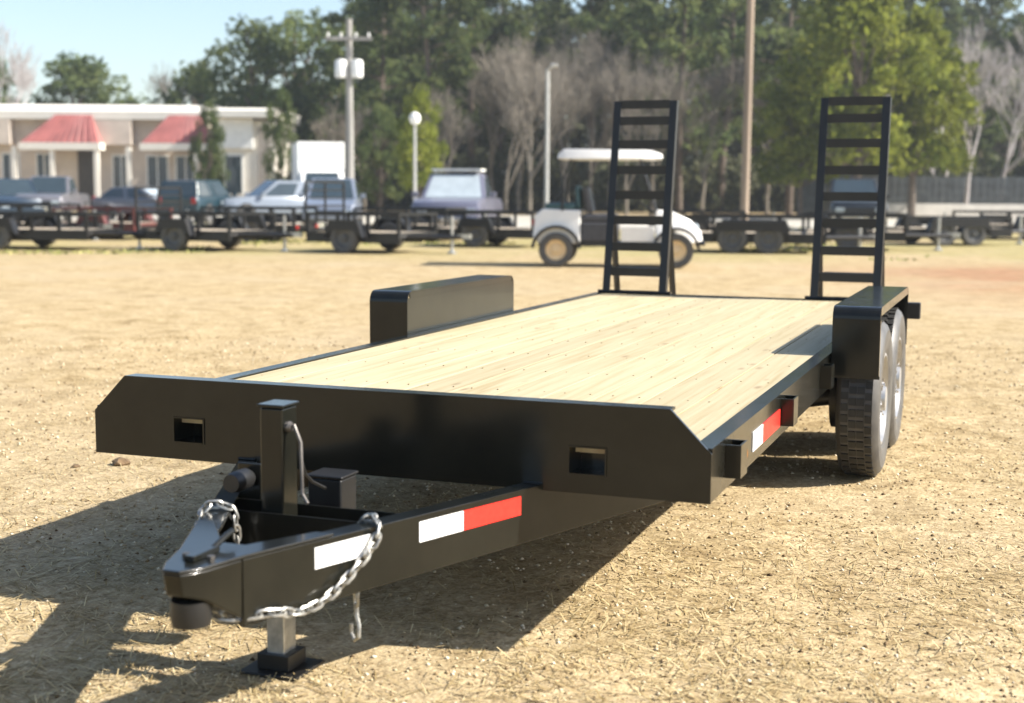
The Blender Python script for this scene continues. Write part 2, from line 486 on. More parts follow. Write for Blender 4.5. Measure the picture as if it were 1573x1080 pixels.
def tone_mat(name, stops, trans=0., rough=.85):
    m = bpy.data.materials.new(name); m.use_nodes = True
    nt = m.node_tree; p = nt.nodes['Principled BSDF']
    a = nt.nodes.new('ShaderNodeAttribute'); a.attribute_name = 'tone'
    c = nt.nodes.new('ShaderNodeValToRGB'); e = c.color_ramp.elements
    e[0].position, e[0].color = stops[0][0], (*stops[0][1], 1); e[1].position, e[1].color = stops[-1][0], (*stops[-1][1], 1)
    for s, cc in stops[1:-1]:
        k = e.new(s); k.color = (*cc, 1)
    nt.links.new(a.outputs['Fac'], c.inputs[0])
    out = c.outputs[0]
    if trans:
        oi = nt.nodes.new('ShaderNodeObjectInfo'); hs = nt.nodes.new('ShaderNodeHueSaturation')
        mr = nt.nodes.new('ShaderNodeMapRange'); mr.inputs[3].default_value = .75; mr.inputs[4].default_value = 1.25
        nt.links.new(oi.outputs['Random'], mr.inputs[0]); nt.links.new(mr.outputs[0], hs.inputs['Value']); nt.links.new(out, hs.inputs['Color']); out = hs.outputs[0]
    nt.links.new(out, p.inputs['Base Color'])
    p.inputs['Roughness'].default_value = rough; p.inputs['Specular IOR Level'].default_value = .2
    if trans:
        t = nt.nodes.new('ShaderNodeBsdfTranslucent'); nt.links.new(out, t.inputs[0])
        mx = nt.nodes.new('ShaderNodeMixShader'); mx.inputs[0].default_value = trans
        o = nt.nodes['Material Output']
        nt.links.new(p.outputs[0], mx.inputs[1]); nt.links.new(t.outputs[0], mx.inputs[2]); nt.links.new(mx.outputs[0], o.inputs[0])
    return m


scatter()

# ------------------------------------------------------------------ trees
LEAF = {
    'pine': tone_mat('pine_needles', [(0., (.045, .070, .030)), (.5, (.098, .128, .046)), (1., (.165, .185, .065))], .5),
    'oak': tone_mat('oak_leaves', [(0., (.055, .082, .032)), (.5, (.105, .138, .048)), (1., (.17, .195, .07))], .5),
    'lime': tone_mat('bright_leaves', [(0., (.07, .10, .015)), (.5, (.17, .195, .028)), (1., (.27, .285, .05))], .5),
    'shade': tone_mat('dark_shrub_leaves', [(0., (.055, .065, .036)), (.5, (.10, .108, .058)), (1., (.15, .152, .085))], .45),
}
M['bark'] = mat('pine_bark', (.11, .085, .065), .9, 0, .3, 3, .3, 12)
M['bare_bark'] = mat('grey_bark', (.20, .175, .14), .9, 0, .25, 3)
M['pale_bark'] = mat('pale_grey_bark', (.40, .37, .36), .9, 0, .2, 3)


def leaves_mesh(name, centers, radii, per, leaf, seed, m, flat=.8):
    rng = np.random.RandomState(seed)
    C = np.repeat(np.asarray(centers), per, 0); r = np.repeat(np.asarray(radii), per)
    n = len(C)
    d = rng.normal(size=(n, 3)); d /= np.linalg.norm(d, axis=1)[:, None]
    p = C+d*(r*(.35+.75*rng.rand(n)**.6))[:, None]*np.array([1, 1, flat])
    a = rng.normal(size=(n, 3)); a /= np.linalg.norm(a, axis=1)[:, None]
    b = np.cross(a, rng.normal(size=(n, 3))); b /= np.linalg.norm(b, axis=1)[:, None]
    sz = leaf*(.5+.9*rng.rand(n))[:, None]
    P = np.stack([p-a*sz, p+b*sz*.5, p+a*sz, p-b*sz*.5], 1).reshape(-1, 3)
    me = quads_mesh(name, P, np.arange(4*n).reshape(-1, 4))
    tone = np.clip(np.repeat(rng.rand(len(centers)), per)*.6+rng.rand(n)*.5-.05, 0, 1)
    t = me.attributes.new('tone', 'FLOAT', 'POINT'); t.data.foreach_set('value', np.repeat(tone, 4).astype(np.float32))
    me.materials.append(m)
    return me


def pine_meshes(seed, H=18., kind='pine', low=.35, wid=3.0):
    rng = random.Random(seed)
    t = MB()
    lean = rng.uniform(-.4, .4)
    spine = [(lean*(k/6)**2, .3*math.sin(k+seed), H*k/6*.97) for k in range(7)]
    t.tube(spine, H*.014, 7, r2=.03)
    cs = []; rs = []
    nl = 42
    for i in range(nl):
        h = low+(1-low)*(i/nl)**.9
        w = wid*(.35+.75*math.sin(math.pi*min(1, (h-low)/(1-low)*.86+.14)))*rng.uniform(.45, 1.15)
        a = rng.uniform(0, 6.283)
        z = H*h; k = h*6; i0 = min(5, int(k)); sx = spine[i0][0]
        e = (sx+w*math.cos(a), w*math.sin(a), z+rng.uniform(-.2, .6))
        t.tube([(sx, spine[i0][1], z-w*.2), e], .055, 4, r2=.015)
        for q in (.45, .75, 1.0):
            if q < .7 and rng.random() < .4: continue
            cs.append((sx+(e[0]-sx)*q+rng.uniform(-.3, .3), e[1]*q+rng.uniform(-.3, .3), z+rng.uniform(-.3, .5)))
            rs.append(rng.uniform(.55, 1.05)*wid/3)
    cs.append((spine[6][0], spine[6][1], H)); rs.append(.7)
    return t.mesh('trunk', M['bark']), leaves_mesh('crown', cs, rs, 44, .25, seed, LEAF[kind], .6)


def oak_meshes(seed, H=11., kind='oak', wid=4.2, per=70, leaf=.24, low=.22):
    rng = random.Random(seed)
    t = MB(); t.tube([(0, 0, 0), (.1, .05, H*.25), (-.1, .1, H*.5), (0, 0, H*.8)], H*.022, 7, r2=.06)
    cs = []; rs = []
    for i in range(95):
        a = rng.uniform(0, 6.283); h = rng.random()
        prof = math.sin(math.pi*(h*.82+.16))**.7
        w = wid*prof*(.25+.8*rng.random()**.5)*(1+.22*math.sin(3*a+seed))
        z = H*(low+(1-low)*h)
        c = (w*math.cos(a), w*math.sin(a), z+rng.uniform(-.4, .4)); cs.append(c); rs.append(rng.uniform(.55, 1.15)*wid/4.2)
        if i % 4 == 0: t.tube([(0, 0, H*(low*.7+.45*h)), (c[0]*.6, c[1]*.6, z-.5), c], .09, 4, r2=.02)
    return t.mesh('trunk', M['bark']), leaves_mesh('crown', cs, rs, per, leaf, seed, LEAF[kind], .85)


def bare_mesh(seed, H=12., m='bare_bark', spread=.62, thick=.85):
    rng = random.Random(seed); t = MB()
    def grow(p, d, l, r, lev):
        steps = 3 if lev < 3 else 2
        pts = [p]
        dd = d.copy()
        for _ in range(steps):
            dd = (dd+Vector((rng.uniform(-.16, .16), rng.uniform(-.16, .16), .06))).normalized()
            pts.append(pts[-1]+dd*l/steps)
        t.tube(pts, r, 5 if lev < 2 else 3, r2=r*.55, cap=False)
        if lev >= 7 or l < .2: return
        n = rng.choice((2, 3, 3)) if 0 < lev < 4 else 3
        for k in range(n):
            f = rng.uniform(.45, 1.0) if k else 1.0
            q = pts[0].lerp(pts[-1], f) if f < 1 else pts[-1]
            side = Vector((rng.uniform(-1, 1), rng.uniform(-1, 1), rng.uniform(-.3, .5)))
            nd = (dd+side*spread*(1.0 if k else .45)).normalized()
            grow(q, nd, l*rng.uniform(.64, .84), max(r*.55, .014*thick), lev+1)
    grow(Vector((0, 0, 0)), Vector((0, 0, 1)), H*.24, H*.013*thick, 0)
    return t.mesh('trunk', M[m], sharp=180)


def mtree(name, label, parts, u, d, sc=1., rz=None, group=None, sx=1.):
    x, y = at(u, d)
    o = thing(name, label, 'tree', (x, y, -.05), rz if rz is not None else random.uniform(0, 6.28), group)
    o.scale = (sc*sx, sc*sx, sc)
    for nm, me in parts: link(nm, me, o)
    return o


pines = [pine_meshes(s, 19, 'pine', lo, w) for s, lo, w in ((1, .30, 3.3), (2, .42, 2.9), (3, .22, 3.6), (4, .36, 3.1))]
oaks = [oak_meshes(s, 11) for s in (5, 6, 7)]
grove = [oak_meshes(s, 11, 'oak', 4.2, 40, .22, .22) for s in (15, 16, 17)]
limes = [oak_meshes(s, 13, 'lime', 4.4, 75, .25, .27) for s in (8, 9)]
bares = [bare_mesh(s, 13) for s in (10, 11, 12)]
pales = [bare_mesh(13, 14, 'pale_bark', .5), bare_mesh(14, 14, 'pale_bark', .6)]
PT = lambda m: [('trunk', m[0]), ('crown', m[1])]

# left, beyond the shop
mtree('broadleaf_tree', 'round olive green tree rising behind the white shop roof', PT(oaks[0]), 128, 118, 1.08, 1.2, sx=1.2)
mtree('broadleaf_tree', 'small green tree showing above the right end of the red and white shop roof', PT(oaks[1]), 308, 112, .97, .4, sx=.95)
mtree('broadleaf_tree', 'low green tree at the left edge of the picture behind the shop', PT(oaks[2]), -12, 125, 1.12, 2.2)
mtree('broadleaf_tree', 'narrow green tree in the gap between the shop and the white annex', PT(oaks[2]), 325, 76, .52, .8, sx=.42)
mtree('broadleaf_tree', 'slim green tree at the right end of the white annex', PT(oaks[0]), 436, 78, .60, 3.0, sx=.40)
mtree('bare_tree', 'tall pale leafless tree at the upper left corner against the sky', [('trunk', pales[0])], 22, 95, 1.12, .5)
mtree('bare_tree', 'leafless grey tree above the middle of the shop roof', [('trunk', bares[0])], 245, 120, 1.12, .5)
# dark grove left of centre
for u, d, k, sc, w, lab in ((392, 96, 0, 1.12, 1., 'dark oak-like tree at the left end of the tall grove, ragged against the sky'),
                        (455, 100, 1, 1.22, 1., 'dark broad tree left of the utility pole, its top against the sky'),
                        (512, 104, 2, 1.26, 1.05, 'dark broad tree directly behind the utility pole transformers')):
    mtree('broadleaf_tree', lab, PT(grove[k]), u, d, sc, u*.1, sx=w)
for u, d, k, sc, lab in ((585, 92, 0, .98, 'tall dark pine just right of the utility pole'),
                         (655, 88, 2, 1.02, 'tall dark pine behind the short lamp post'),
                         (722, 95, 1, 1.05, 'tall dark pine left of the bare grey trees'),
                         (905, 97, 3, 1.0, 'tall green pine behind the golf cart roof'),
                         (1040, 90, 2, 1.0, 'tall green pine between the ramps, left of the wooden pole'),
                         (1110, 95, 0, 1.0, 'tall green pine just left of the wooden pole'),
                         (1205, 84, 3, .95, 'tall green pine just left of the right loading ramp')):
    mtree('pine_tree', lab, PT(pines[k]), u, d, sc, u*.07)
mtree('shrub_tree', 'small yellow green tree behind the short lamp post', PT(limes[1]), 645, 74, .50, 1.1, sx=.62)
mtree('shrub_tree', 'low dark green tree right of the utility pole', PT(oaks[1]), 585, 78, .52, 2.1, sx=.7)
for u, d, k, sc, lab in ((1310, 72, 0, .90, 'bright olive green tree standing behind the right loading ramp'),
                         (1395, 76, 1, .84, 'bright olive green tree right of the right loading ramp'),
                         (1225, 74, 1, .62, 'low bright green tree between the wooden pole and the right loading ramp')):
    mtree('broadleaf_tree', lab, PT(limes[k]), u, d, sc, u*.1)
for u, d, k, sc, lab in ((775, 82, 0, .95, 'grey leafless tree left of the light pole, leftmost of the bare clump'),
                         (755, 92, 1, 1.1, 'tall leafless grey tree above the lavender pickup'),
                         (835, 92, 0, 1.15, 'tallest leafless grey tree, directly behind the thin light pole'),
                         (935, 90, 2, 1.12, 'tall leafless grey tree behind the middle of the golf cart'),
                         (1000, 82, 1, .95, 'leafless grey tree at the right edge of the left loading ramp'),
                         (1175, 86, 2, .95, 'leafless grey tree just right of the tall wooden pole'),
                         (560, 86, 1, .66, 'small leafless grey tree just right of the utility pole'),
                         (795, 88, 2, 1.05, 'tall leafless grey tree at the back of the bare clump, left of the light pole'),
                         (905, 86, 1, 1.02, 'tall leafless grey tree just left of the golf cart roof'),
                         (680, 80, 1, .72, 'small leafless grey tree right of the short lamp post'),
                         (500, 82, 0, .60, 'small leafless grey tree left of the utility pole'),
                         (1075, 84, 0, .9, 'leafless grey tree left of the tall wooden pole'),
                         (812, 78, 1, .90, 'leafless grey tree just left of the thin light pole, second of the bare clump'),
                         (868, 84, 2, .98, 'leafless grey tree right of the thin light pole'),
                         (960, 80, 0, .85, 'leafless grey tree seen through the top of the left loading ramp')):
    mtree('bare_tree', lab, [('trunk', bares[k])], u, d, sc, u*.13)
for u, d, k, sc, lab in ((1476, 80, 0, 1.0, 'pale leafless tree with a whitish trunk in the upper right'),
                         (1525, 86, 1, 1.0, 'pale leafless tree near the right edge of the picture'),
                         (1440, 92, 1, .95, 'pale leafless tree right of the bright green tree')):
    mtree('bare_tree', lab, [('trunk', pales[k])], u, d, sc, u*.13)
mtree('broadleaf_tree', 'dark green tree at the right edge behind the pale bare trees', PT(oaks[0]), 1560, 98, 1.15, 1.9)
for u, d, k, lab in ((560, 108, 3, 'back row pine rising just right of the utility pole top'), (622, 112, 1, 'back row pine above and left of the short lamp post'),
                     (690, 110, 3, 'back row pine high above the lavender pickup'), (765, 114, 2, 'back row pine behind the left end of the bare grey clump'),
                     (835, 112, 0, 'back row pine straight behind the thin light pole'), (960, 108, 1, 'back row pine above the left half of the left loading ramp'),
                     (1000, 112, 2, 'back row pine above the right half of the left loading ramp'), (1075, 110, 3, 'back row pine midway between left ramp and tall wooden pole'),
                     (1150, 112, 1, 'back row pine straight behind the tall wooden pole'), (1245, 106, 2, 'back row pine above the left rail of the right loading ramp'),
                     (1290, 112, 0, 'back row pine above the middle of the right loading ramp'), (1350, 108, 3, 'back row pine above the right rail of the right loading ramp'),
                     (1420, 116, 1, 'back row pine behind the right side of the bright olive tree'), (1500, 118, 2, 'back row pine behind the pale bare trees at upper right'),
                     (1590, 114, 3, 'back row pine cut by the right edge of the picture')):
    mtree('pine_tree', lab, PT(pines[k]), u, d, random.uniform(.95, 1.1), None, 'back row pines of the tree line')


def woods():
    """the far wood behind the rows: one mass"""
    rng = np.random.RandomState(5)
    cs = []; rs = []
    for u in np.arange(330, 1720, 13):
        top = 15+3*rng.rand() if u > 560 else 8+3*rng.rand()
        for z in np.arange(1.0, top, 1.7):
            x, y = at(u+rng.uniform(-12, 12), 126+rng.uniform(-5, 5))
            cs.append((x, y, z+rng.uniform(-.8, .8))); rs.append(1.5+rng.rand())
    me = leaves_mesh('woods', cs, rs, 42, .55, 9, LEAF['shade'])
    tag(link('woods', me), 'dark mass of far woodland filling in behind the tree line', 'woods', kind='stuff')
    cs = []; rs = []
    for u in np.arange(440, 1700, 7):
        hgt = 2.2+1.6*rng.rand()
        for z in np.arange(.3, hgt, .7):
            x, y = at(u+rng.uniform(-5, 5), 97+rng.uniform(-3, 3)); cs.append((x, y, z)); rs.append(.7+.4*rng.rand())
    me = leaves_mesh('undergrowth', cs, rs, 45, .3, 19, LEAF['shade'])
    tag(link('undergrowth', me), 'dark undergrowth along the foot of the tree line', 'undergrowth', kind='stuff')


woods()

def haze():
    m = bpy.data.materials.new('pale_air'); m.use_nodes = True
    nt = m.node_tree; nt.nodes.remove(nt.nodes['Principled BSDF'])
    v = nt.nodes.new('ShaderNodeVolumePrincipled')
    v.inputs['Color'].default_value = (.86, .93, 1.0, 1); v.inputs['Density'].default_value = .0005; v.inputs['Anisotropy'].default_value = .25
    nt.links.new(v.outputs[0], nt.nodes['Material Output'].inputs['Volume'])
    o = MB().box(-1400, 1400, -1400, 1400, -1.1, 27).build('haze', m)
    tag(o, kind='stuff')


haze()

# ------------------------------------------------------------------ shop buildings
M['stucco'] = mat('cream_stucco', (.58, .50, .42), .85, 0, .1, 1.2, .1, 20)
M['white_wall'] = mat('white_fascia', (.74, .70, .62), .7, 0, .05, 1.0)
M['red_roof'] = mat('faded_red_metal', (.33, .115, .105), .6, 0, .18, 1.5)
M['door_dark'] = mat('dark_door', (.05, .04, .03), .5, 0, .2, 4)
M['concrete'] = mat('pale_concrete', (.52, .49, .44), .9, 0, .12, 1.5, .1, 20)


def shop():
    d = 85.; k = d/FPX
    x, y = at(57, d)
    o = thing('shop_building', 'long low shop with white roof and two red mansard panels', 'building', (x, y, 0), YAW)
    X = lambda u: (u-57)*k
    Z = lambda v: hz(v, d)
    b = MB(); b.box(X(-260), X(318), 0, 12, 0, Z(190)); b.build('wall', M['stucco'], o)
    b = MB(); b.prism([(-.9, Z(190)), (-.9, Z(178)), (3.0, Z(163)), (12.5, Z(163)), (12.5, Z(190))], (X(-270), 0, 0), (0, 1, 0), (0, 0, 1), (X(322)-X(-270), 0, 0))
    b.build('roof', M['white_wall'], o)
    for u0, u1, w in ((-195, -75, 24), (60, 170, 40), (240, 334, 30)):
        z0, z1 = Z(226), Z(184)
        b = MB(); b.add([(X(u0-6), -2.0, z0), (X(u1), -2.0, z0), (X(u1), -.92, z0), (X(u0-6), -.92, z0), (X(u0+w), -1.0, z1), (X(u1-w*.4), -1.0, z1), (X(u1-w*.4), -.92, z1), (X(u0+w), -.92, z1)],
                        [(3, 2, 1, 0), (4, 5, 6, 7), (0, 1, 5, 4), (1, 2, 6, 5), (2, 3, 7, 6), (3, 0, 4, 7)])
        n = 11                                              # standing seams
        for q in range(1, n):
            t = q/n
            a = Vector((X(u0-6)+(X(u1)-X(u0-6))*t, -2.02, z0+.02)); c = Vector((X(u0+w)+(X(u1-w*.4)-X(u0+w))*t, -1.02, z1-.02))
            b.tube([a, c], .04, 4)
        r = b.build('mansard_panel', M['red_roof'], o)
        b = MB(); b.box(X(u0-8), X(u1)+.1, -2.04, -.92, z0-.42, z0-.004); b.build('fascia', M['white_wall'], r)
    for u0, u1 in ((-250, -220), (-80, 30), (156, 212)):
        b = MB(); b.box(X(u0), X(u1), -.95, -.02, Z(228), Z(191)); b.build('fascia', M['stucco'], o)
    for u0, u1, v0, v1, kind in ((-60, -20, 262, 312, 'w'), (8, 36, 240, 315, 'w'), (60, 86, 240, 314, 'w'), (124, 154, 236, 326, 'd'), (176, 204, 242, 312, 'w'), (228, 262, 242, 312, 'w'), (272, 304, 242, 314, 'w')):
        if kind == 'd':
            f = MB().box(X(u0), X(u1), -.06, .02, .02, Z(v0)).build('door', M['door_dark'], o)
        else:
            f = MB().box(X(u0), X(u1), -.05, .02, Z(v1), Z(v0)).build('window', M['white_metal'], o)
            g = MB()
            w = (X(u1)-X(u0)-.3)/2
            for q in range(2): g.box(X(u0)+.1+q*(w+.1), X(u0)+.1+q*(w+.1)+w, -.07, -.04, Z(v1)+.1, Z(v0)-.1)
            g.build('pane', M['glass'], f)
    for u in (44, 100, 166, 214, 314):
        MB().box(X(u)-.14, X(u)+.14, -1.95, -1.67, 0, Z(232)).build('porch_post', M['white_wall'], o)
    # white annex
    d2 = 82.; k = d2/FPX
    x, y = at(382, d2)
    o = thing('annex_building', 'small white flat fronted building right of the red and white shop', 'building', (x, y, 0), YAW)
    X = lambda u: (u-382)*k
    Z = lambda v: hz(v, d2)
    MB().box(X(338), X(424), 0, 8, 0, Z(190)).build('wall', M['white_wall'], o)
    MB().prism([(-1.2, Z(186)), (-1.2, Z(176)), (0, Z(171)), (8.3, Z(171)), (8.3, Z(186))], (X(332), 0, 0), (0, 1, 0), (0, 0, 1), (X(430)-X(332), 0, 0)).build('roof', M['white_wall'], o)
    MB().box(X(340), X(392), -.30, -.02, Z(232), Z(187)).build('sign_board', M['white_metal'], o)
    f = MB().box(X(346), X(376), -.05, .02, 1.0, Z(240)).build('window', M['white_metal'], o)
    MB().box(X(346)+.12, X(376)-.12, -.07, -.04, 1.12, Z(240)-.12).build('pane', M['glass'], f)
    MB().box(X(398), X(416), -.06, .02, .02, Z(200)).build('door', mat('grey_door', (.35, .31, .27), .6), o)


shop()

# low pale wall and fence at the right, before the trees
def far_right():
    d = 81.; k = d/FPX
    x, y = at(1480, d)
    o = thing('board_fence', 'dark weathered board fence under the trees at far right', 'fence', (x, y, 0), YAW)
    m = mat('weathered_board', (.075, .085, .09), .85, 0, .35, 2.5, rand=.25)
    pw = 2.4
    me = None
    n = 8
    for i in range(-n//2, n//2+1):
        if me is None:
            b = MB()
            for q in range(12): b.box(q*.2+.004, q*.2+.194, -.012+(.01 if q % 2 else 0), .012, .06, 2.35+.05*math.sin(q*3.1))
            b.box(0, pw, .013, .06, .5, .6); b.box(0, pw, .013, .06, 1.8, 1.9)
            me = b.mesh('panel', m)
        link('panel', me, o, loc=(i*pw, 0, 0))
        MB().box(-.05, .05, .062, .16, 0, 2.4).build('post', m, o, loc=(i*pw, 0, 0))
    x, y = at(1470, 78)
    o = tag(MB().prism([(-.3, 0), (.3, 0), (.12, .8), (-.12, .8)], (-7, 0, 0), (0, 1, 0), (0, 0, 1), (13.5, 0, 0)).build('concrete_barrier', M['concrete'], loc=(x, y, 0), rot=(0, 0, YAW)),
            'low pale concrete wall in front of the dark board fence at right', 'wall')


far_right()

# ------------------------------------------------------------------ poles
M['pole_wood'] = mat('pole_wood', (.30, .235, .18), .85, 0, .2, 3, .2, 12, stretch=(1, 1, .1))
M['pole_grey'] = mat('pole_grey_wood', (.28, .27, .25), .85, 0, .2, 3, .2, 12, stretch=(1, 1, .1))
M['pole_metal'] = mat('pole_metal', (.5, .5, .48), .45, .4, .1, 3)


def poles():
    d = 66.; x, y = at(538, d)
    o = thing('utility_pole', 'grey utility pole with crossarm and pale transformer cans', 'utility pole', (x, y, 0), YAW)
    top = hz(38, d)
    MB().tube([(0, 0, 0), (0, 0, top)], .21, 10, r2=.14).build('pole', M['pole_grey'], o)
    MB().box(-1.1, 1.1, -.28, -.17, top-1.0, top-.84).build('crossarm', M['pole_grey'], o)
    for s in (-.95, -.35, .35, .95):
        MB().lathe([(.03, 0), (.06, .03), (.05, .1), (.06, .14), (.02, .2)], 8, o=(s, -.22, top-.84)).build('insulator', M['white_metal'], o)
    zt = hz(112, d)
    for s in (-.38, .38):
        t = MB().lathe([(.10, -.42), (.26, -.40), (.28, -.3), (.28, .32), (.24, .40), (.08, .44)], 14, o=(s, -.12, zt)).build('transformer', M['white_metal'], o)
        MB().lathe([(.03, .44), (.05, .5), (.03, .62)], 8, o=(s, -.12, zt)).build('bushing', M['plastic'], t)
    # wooden pole between the ramps
    d = 46.; x, y = at(1140, d)
    o = thing('utility_pole', 'tall plain tan wooden pole between the two loading ramps', 'utility pole', (x, y, 0), YAW)
    MB().tube([(0, 0, 0), (0.05, 0, 9.5)], .145, 12, r2=.11).build('pole', M['pole_wood'], o)
    b = MB(); b.box(-.9, .9, -.2, -.13, 8.6, 8.74); b.build('crossarm', M['pole_wood'], o)
    # thin light pole
    d = 47.; x, y = at(838, d)
    o = thing('light_pole', 'thin pale metal light pole left of the golf cart', 'light pole', (x, y, 0), YAW)
    zt = hz(110, d)
    MB().tube([(0, 0, 0), (0, 0, zt)], .075, 10, r2=.06).build('pole', M['pole_metal'], o)
    MB().tube([(0, 0, zt-.08), (.1, -.25, zt+.06), (.18, -.45, zt+.08)], .04, 8).build('arm', M['pole_metal'], o)
    MB().loft([[(.10, -.40, zt+.03), (.28, -.40, zt+.03), (.28, -.40, zt+.15), (.10, -.40, zt+.15)], [(.07, -.62, zt+.0), (.31, -.62, zt+.0), (.29, -.62, zt+.12), (.09, -.62, zt+.12)], [(.10, -.85, zt+.03), (.28, -.85, zt+.03), (.26, -.85, zt+.1), (.12, -.85, zt+.1)]]).build('lamp_head', M['pole_metal'], o)
    # short lamp post with a round white head
    d = 60.; x, y = at(637, d)
    o = thing('lamp_post', 'short lamp post with a round white head behind the parked trailers', 'lamp post', (x, y, 0), YAW)
    zt = hz(184, d)
    MB().tube([(0, 0, 0), (0, 0, zt-.25)], .075, 10, r2=.055).build('post', M['pole_metal'], o)
    MB().lathe([(.06, -.28), (.16, -.24), (.23, -.1), (.24, .02), (.18, .16), (.05, .24)], 16, o=(0, 0, zt)).build('lamp_globe', M['white_tape'], o)


poles()

# ------------------------------------------------------------------ wheels, parked trailers, vehicles
_wm = {}
def wheel(parent, loc, R, W, rim, side=1, tread=True):
    """wheel whose axle runs along the parent's local y; side = +1 outer face towards +y"""
    key = (round(R, 3), round(W, 3), rim)
    if key not in _wm:
        h = W/2
        t = MB().lathe([(R*.60, -h*.86), (R*.80, -h), (R*.95, -h*.93), (R, -h*.72), (R, h*.72), (R*.95, h*.93), (R*.80, h), (R*.60, h*.86), (R*.60, -h*.86)], 28, 'y', cap=False)
        r = MB().lathe([(R*.62, -h*.55), (R*.62, h*.80), (R*.58, h*.82), (R*.52, h*.45), (R*.30, h*.35), (R*.26, h*.62), (R*.14, h*.66), (R*.12, h*.85), (R*.02, h*.86)], 20, 'y')
        for k in range(5):
            a = 2*math.pi*k/5
            r.lathe([(R*.035, h*.62), (R*.035, h*.74)], 6, 'y', (R*.2*math.sin(a), 0, R*.2*math.cos(a)))
        w = MB().lathe([(R*.3, -h*.5), (R*.3, -h*.1)], 12, 'y')
        _wm[key] = (t.mesh('tyre', M['rubber']), r.mesh('rim', M[rim]), w.mesh('wheel', M['steel']))
    tm, rm, hm = _wm[key]
    o = link('wheel', hm, parent, loc=loc, rot=(0, 0, 0 if side > 0 else math.pi))
    link('tyre', tm, o); link('rim', rm, o)
    return o


def utility_trailer(label, u, d, ang, L, W=1.7, deck=.45, rail=.38, posts=4, gate=0., paint=None, axles=1, rim='rim_dark', wood_m=None):
    """local x along the length with the tongue towards +x"""
    pm = paint or M['paint_dull']
    x, y = at(u, d)
    o = thing('utility_trailer', label, 'trailer', (x, y, 0), YAW+R_(ang), 'parked utility trailers')
    h = L/2; w = W/2
    b = MB()
    for s in (-1, 1): b.box(-h, h, s*w-.04, s*w+.04, deck-.22, deck)
    for q in (-h+.03, h-.03): b.box(q-.03, q+.03, -w+.041, w-.041, deck-.128, deck-.002)
    for q in np.linspace(-h+.5, h-.5, 5): b.box(q-.025, q+.025, -w+.041, w-.041, deck-.12, deck-.05)
    b.build('frame', pm, o)
    n = 8; pw = (W-.1)/n
    me = MB().box(-h+.07, h-.07, 0, pw-.008, deck-.045, deck-.006).mesh('deck_board', wood_m or M['grey_wood'])
    for k in range(n): link('deck_board', me, o, loc=(0, -w+.05+k*pw, 0))
    for s in (-1, 1):
        MB().box(-h, h, s*w-.034, s*w+.034, deck+rail-.068, deck+rail).build('top_rail', pm, o)
        pme = MB().box(-.034, .034, -.03, .03, deck+.001, deck+rail-.069).mesh('post', pm)
        for q in np.linspace(-h+.03, h-.03, posts): link('post', pme, o, loc=(q, s*w, 0))
    MB().box(h-.05, h, -w+.035, w-.035, deck+rail-.06, deck+rail-.003).build('top_rail', pm, o)
    # wheels under mudguards
    xs = (0.-.1,) if axles == 1 else (-.5, .3)
    R = .33
    for s in (-1, 1):
        for q in xs:
            wheel(o, (q, s*(w+.16), R), R, .2, rim, s)
        b = MB(); f0, f1 = xs[0]-.50, xs[-1]+.50
        b.prism([(f0, .34), (f0+.16, .71), (f1-.16, .71), (f1, .34), (f1-.03, .34), (f1-.175, .68), (f0+.175, .68), (f0+.03, .34)], (0, s*(w+.15)-.12, 0), (1, 0, 0), (0, 0, 1), (0, .24, 0))
        b.prism([(f0+.01, .36), (f0+.165, .70), (f1-.165, .70), (f1-.01, .36), (f1-.14, .40), (f1-.24, .50), (f0+.24, .50), (f0+.14, .40)], (0, s*(w+.15)+s*.121, 0), (1, 0, 0), (0, 0, 1), (0, s*.006, 0))
        b.build('mudguard', pm, o)
    for q in xs: MB().box(q-.03, q+.03, -w-.06, w+.06, R-.03, R+.03).build('axle', M['steel'], o)
    b = MB()
    for s in (-1, 1): b.tube([(h-.1, s*(w-.25), deck-.09), (h+1.05, s*.03, deck-.09)], .045, 4)
    b.build('tongue', pm, o)
    MB().loft([[(h+.95, -.06, deck-.12), (h+.95, .06, deck-.12), (h+.95, .06, deck-.03), (h+.95, -.06, deck-.03)], [(h+1.25, -.04, deck-.12), (h+1.25, .04, deck-.12), (h+1.25, .04, deck-.02), (h+1.25, -.04, deck-.02)]]).build('coupler', M['zinc'], o)
    j = MB().tube([(h+.75, .1, .12), (h+.75, .1, deck+.35)], .035, 8); j.build('jack', M['zinc'], o)
    MB().lathe([(.11, 0), (.11, .03), (.04, .05), (.03, .12)], 10, o=(h+.75, .1, 0)).build('jack_foot', M['zinc'], o)
    for s in (-1, 1):
        MB().box(-h-.03, -h-.001, s*(w-.12)-.08, s*(w-.12)+.08, deck-.11, deck-.02).build('tail_light', M['red_lens'], o)
    if gate:
        g = MB()
        g.box(-h-.08, -h-.04, -w+.05, w-.05, deck+.02, deck+.07); g.box(-h-.08, -h-.04, -w+.05, w-.05, deck+gate-.05, deck+gate)
        for s in (-1, 1): g.box(-h-.08, -h-.04, s*(w-.05)-.025, s*(w-.05)+.025, deck+.071, deck+gate-.051)
        go = g.build('ramp_gate', pm, o)
        for q in np.linspace(deck+.2, deck+gate-.2, 5): MB().box(-h-.075, -h-.045, -w+.08, w-.08, q-.015, q+.015).build('bar', pm, go)
        MB().box(-h-.079, -h-.041, -.02, .02, deck+.071, deck+gate-.051).build('bar', pm, go)
    return o


M['grey_wood'] = mat('weathered_deck_board', (.36, .30, .22), .85, 0, .25, 3, rand=.15, stretch=(.2, 4, 4))
M['red_dark'] = mat('dark_red_paint', (.09, .02, .015), .5, 0, .3, 5)

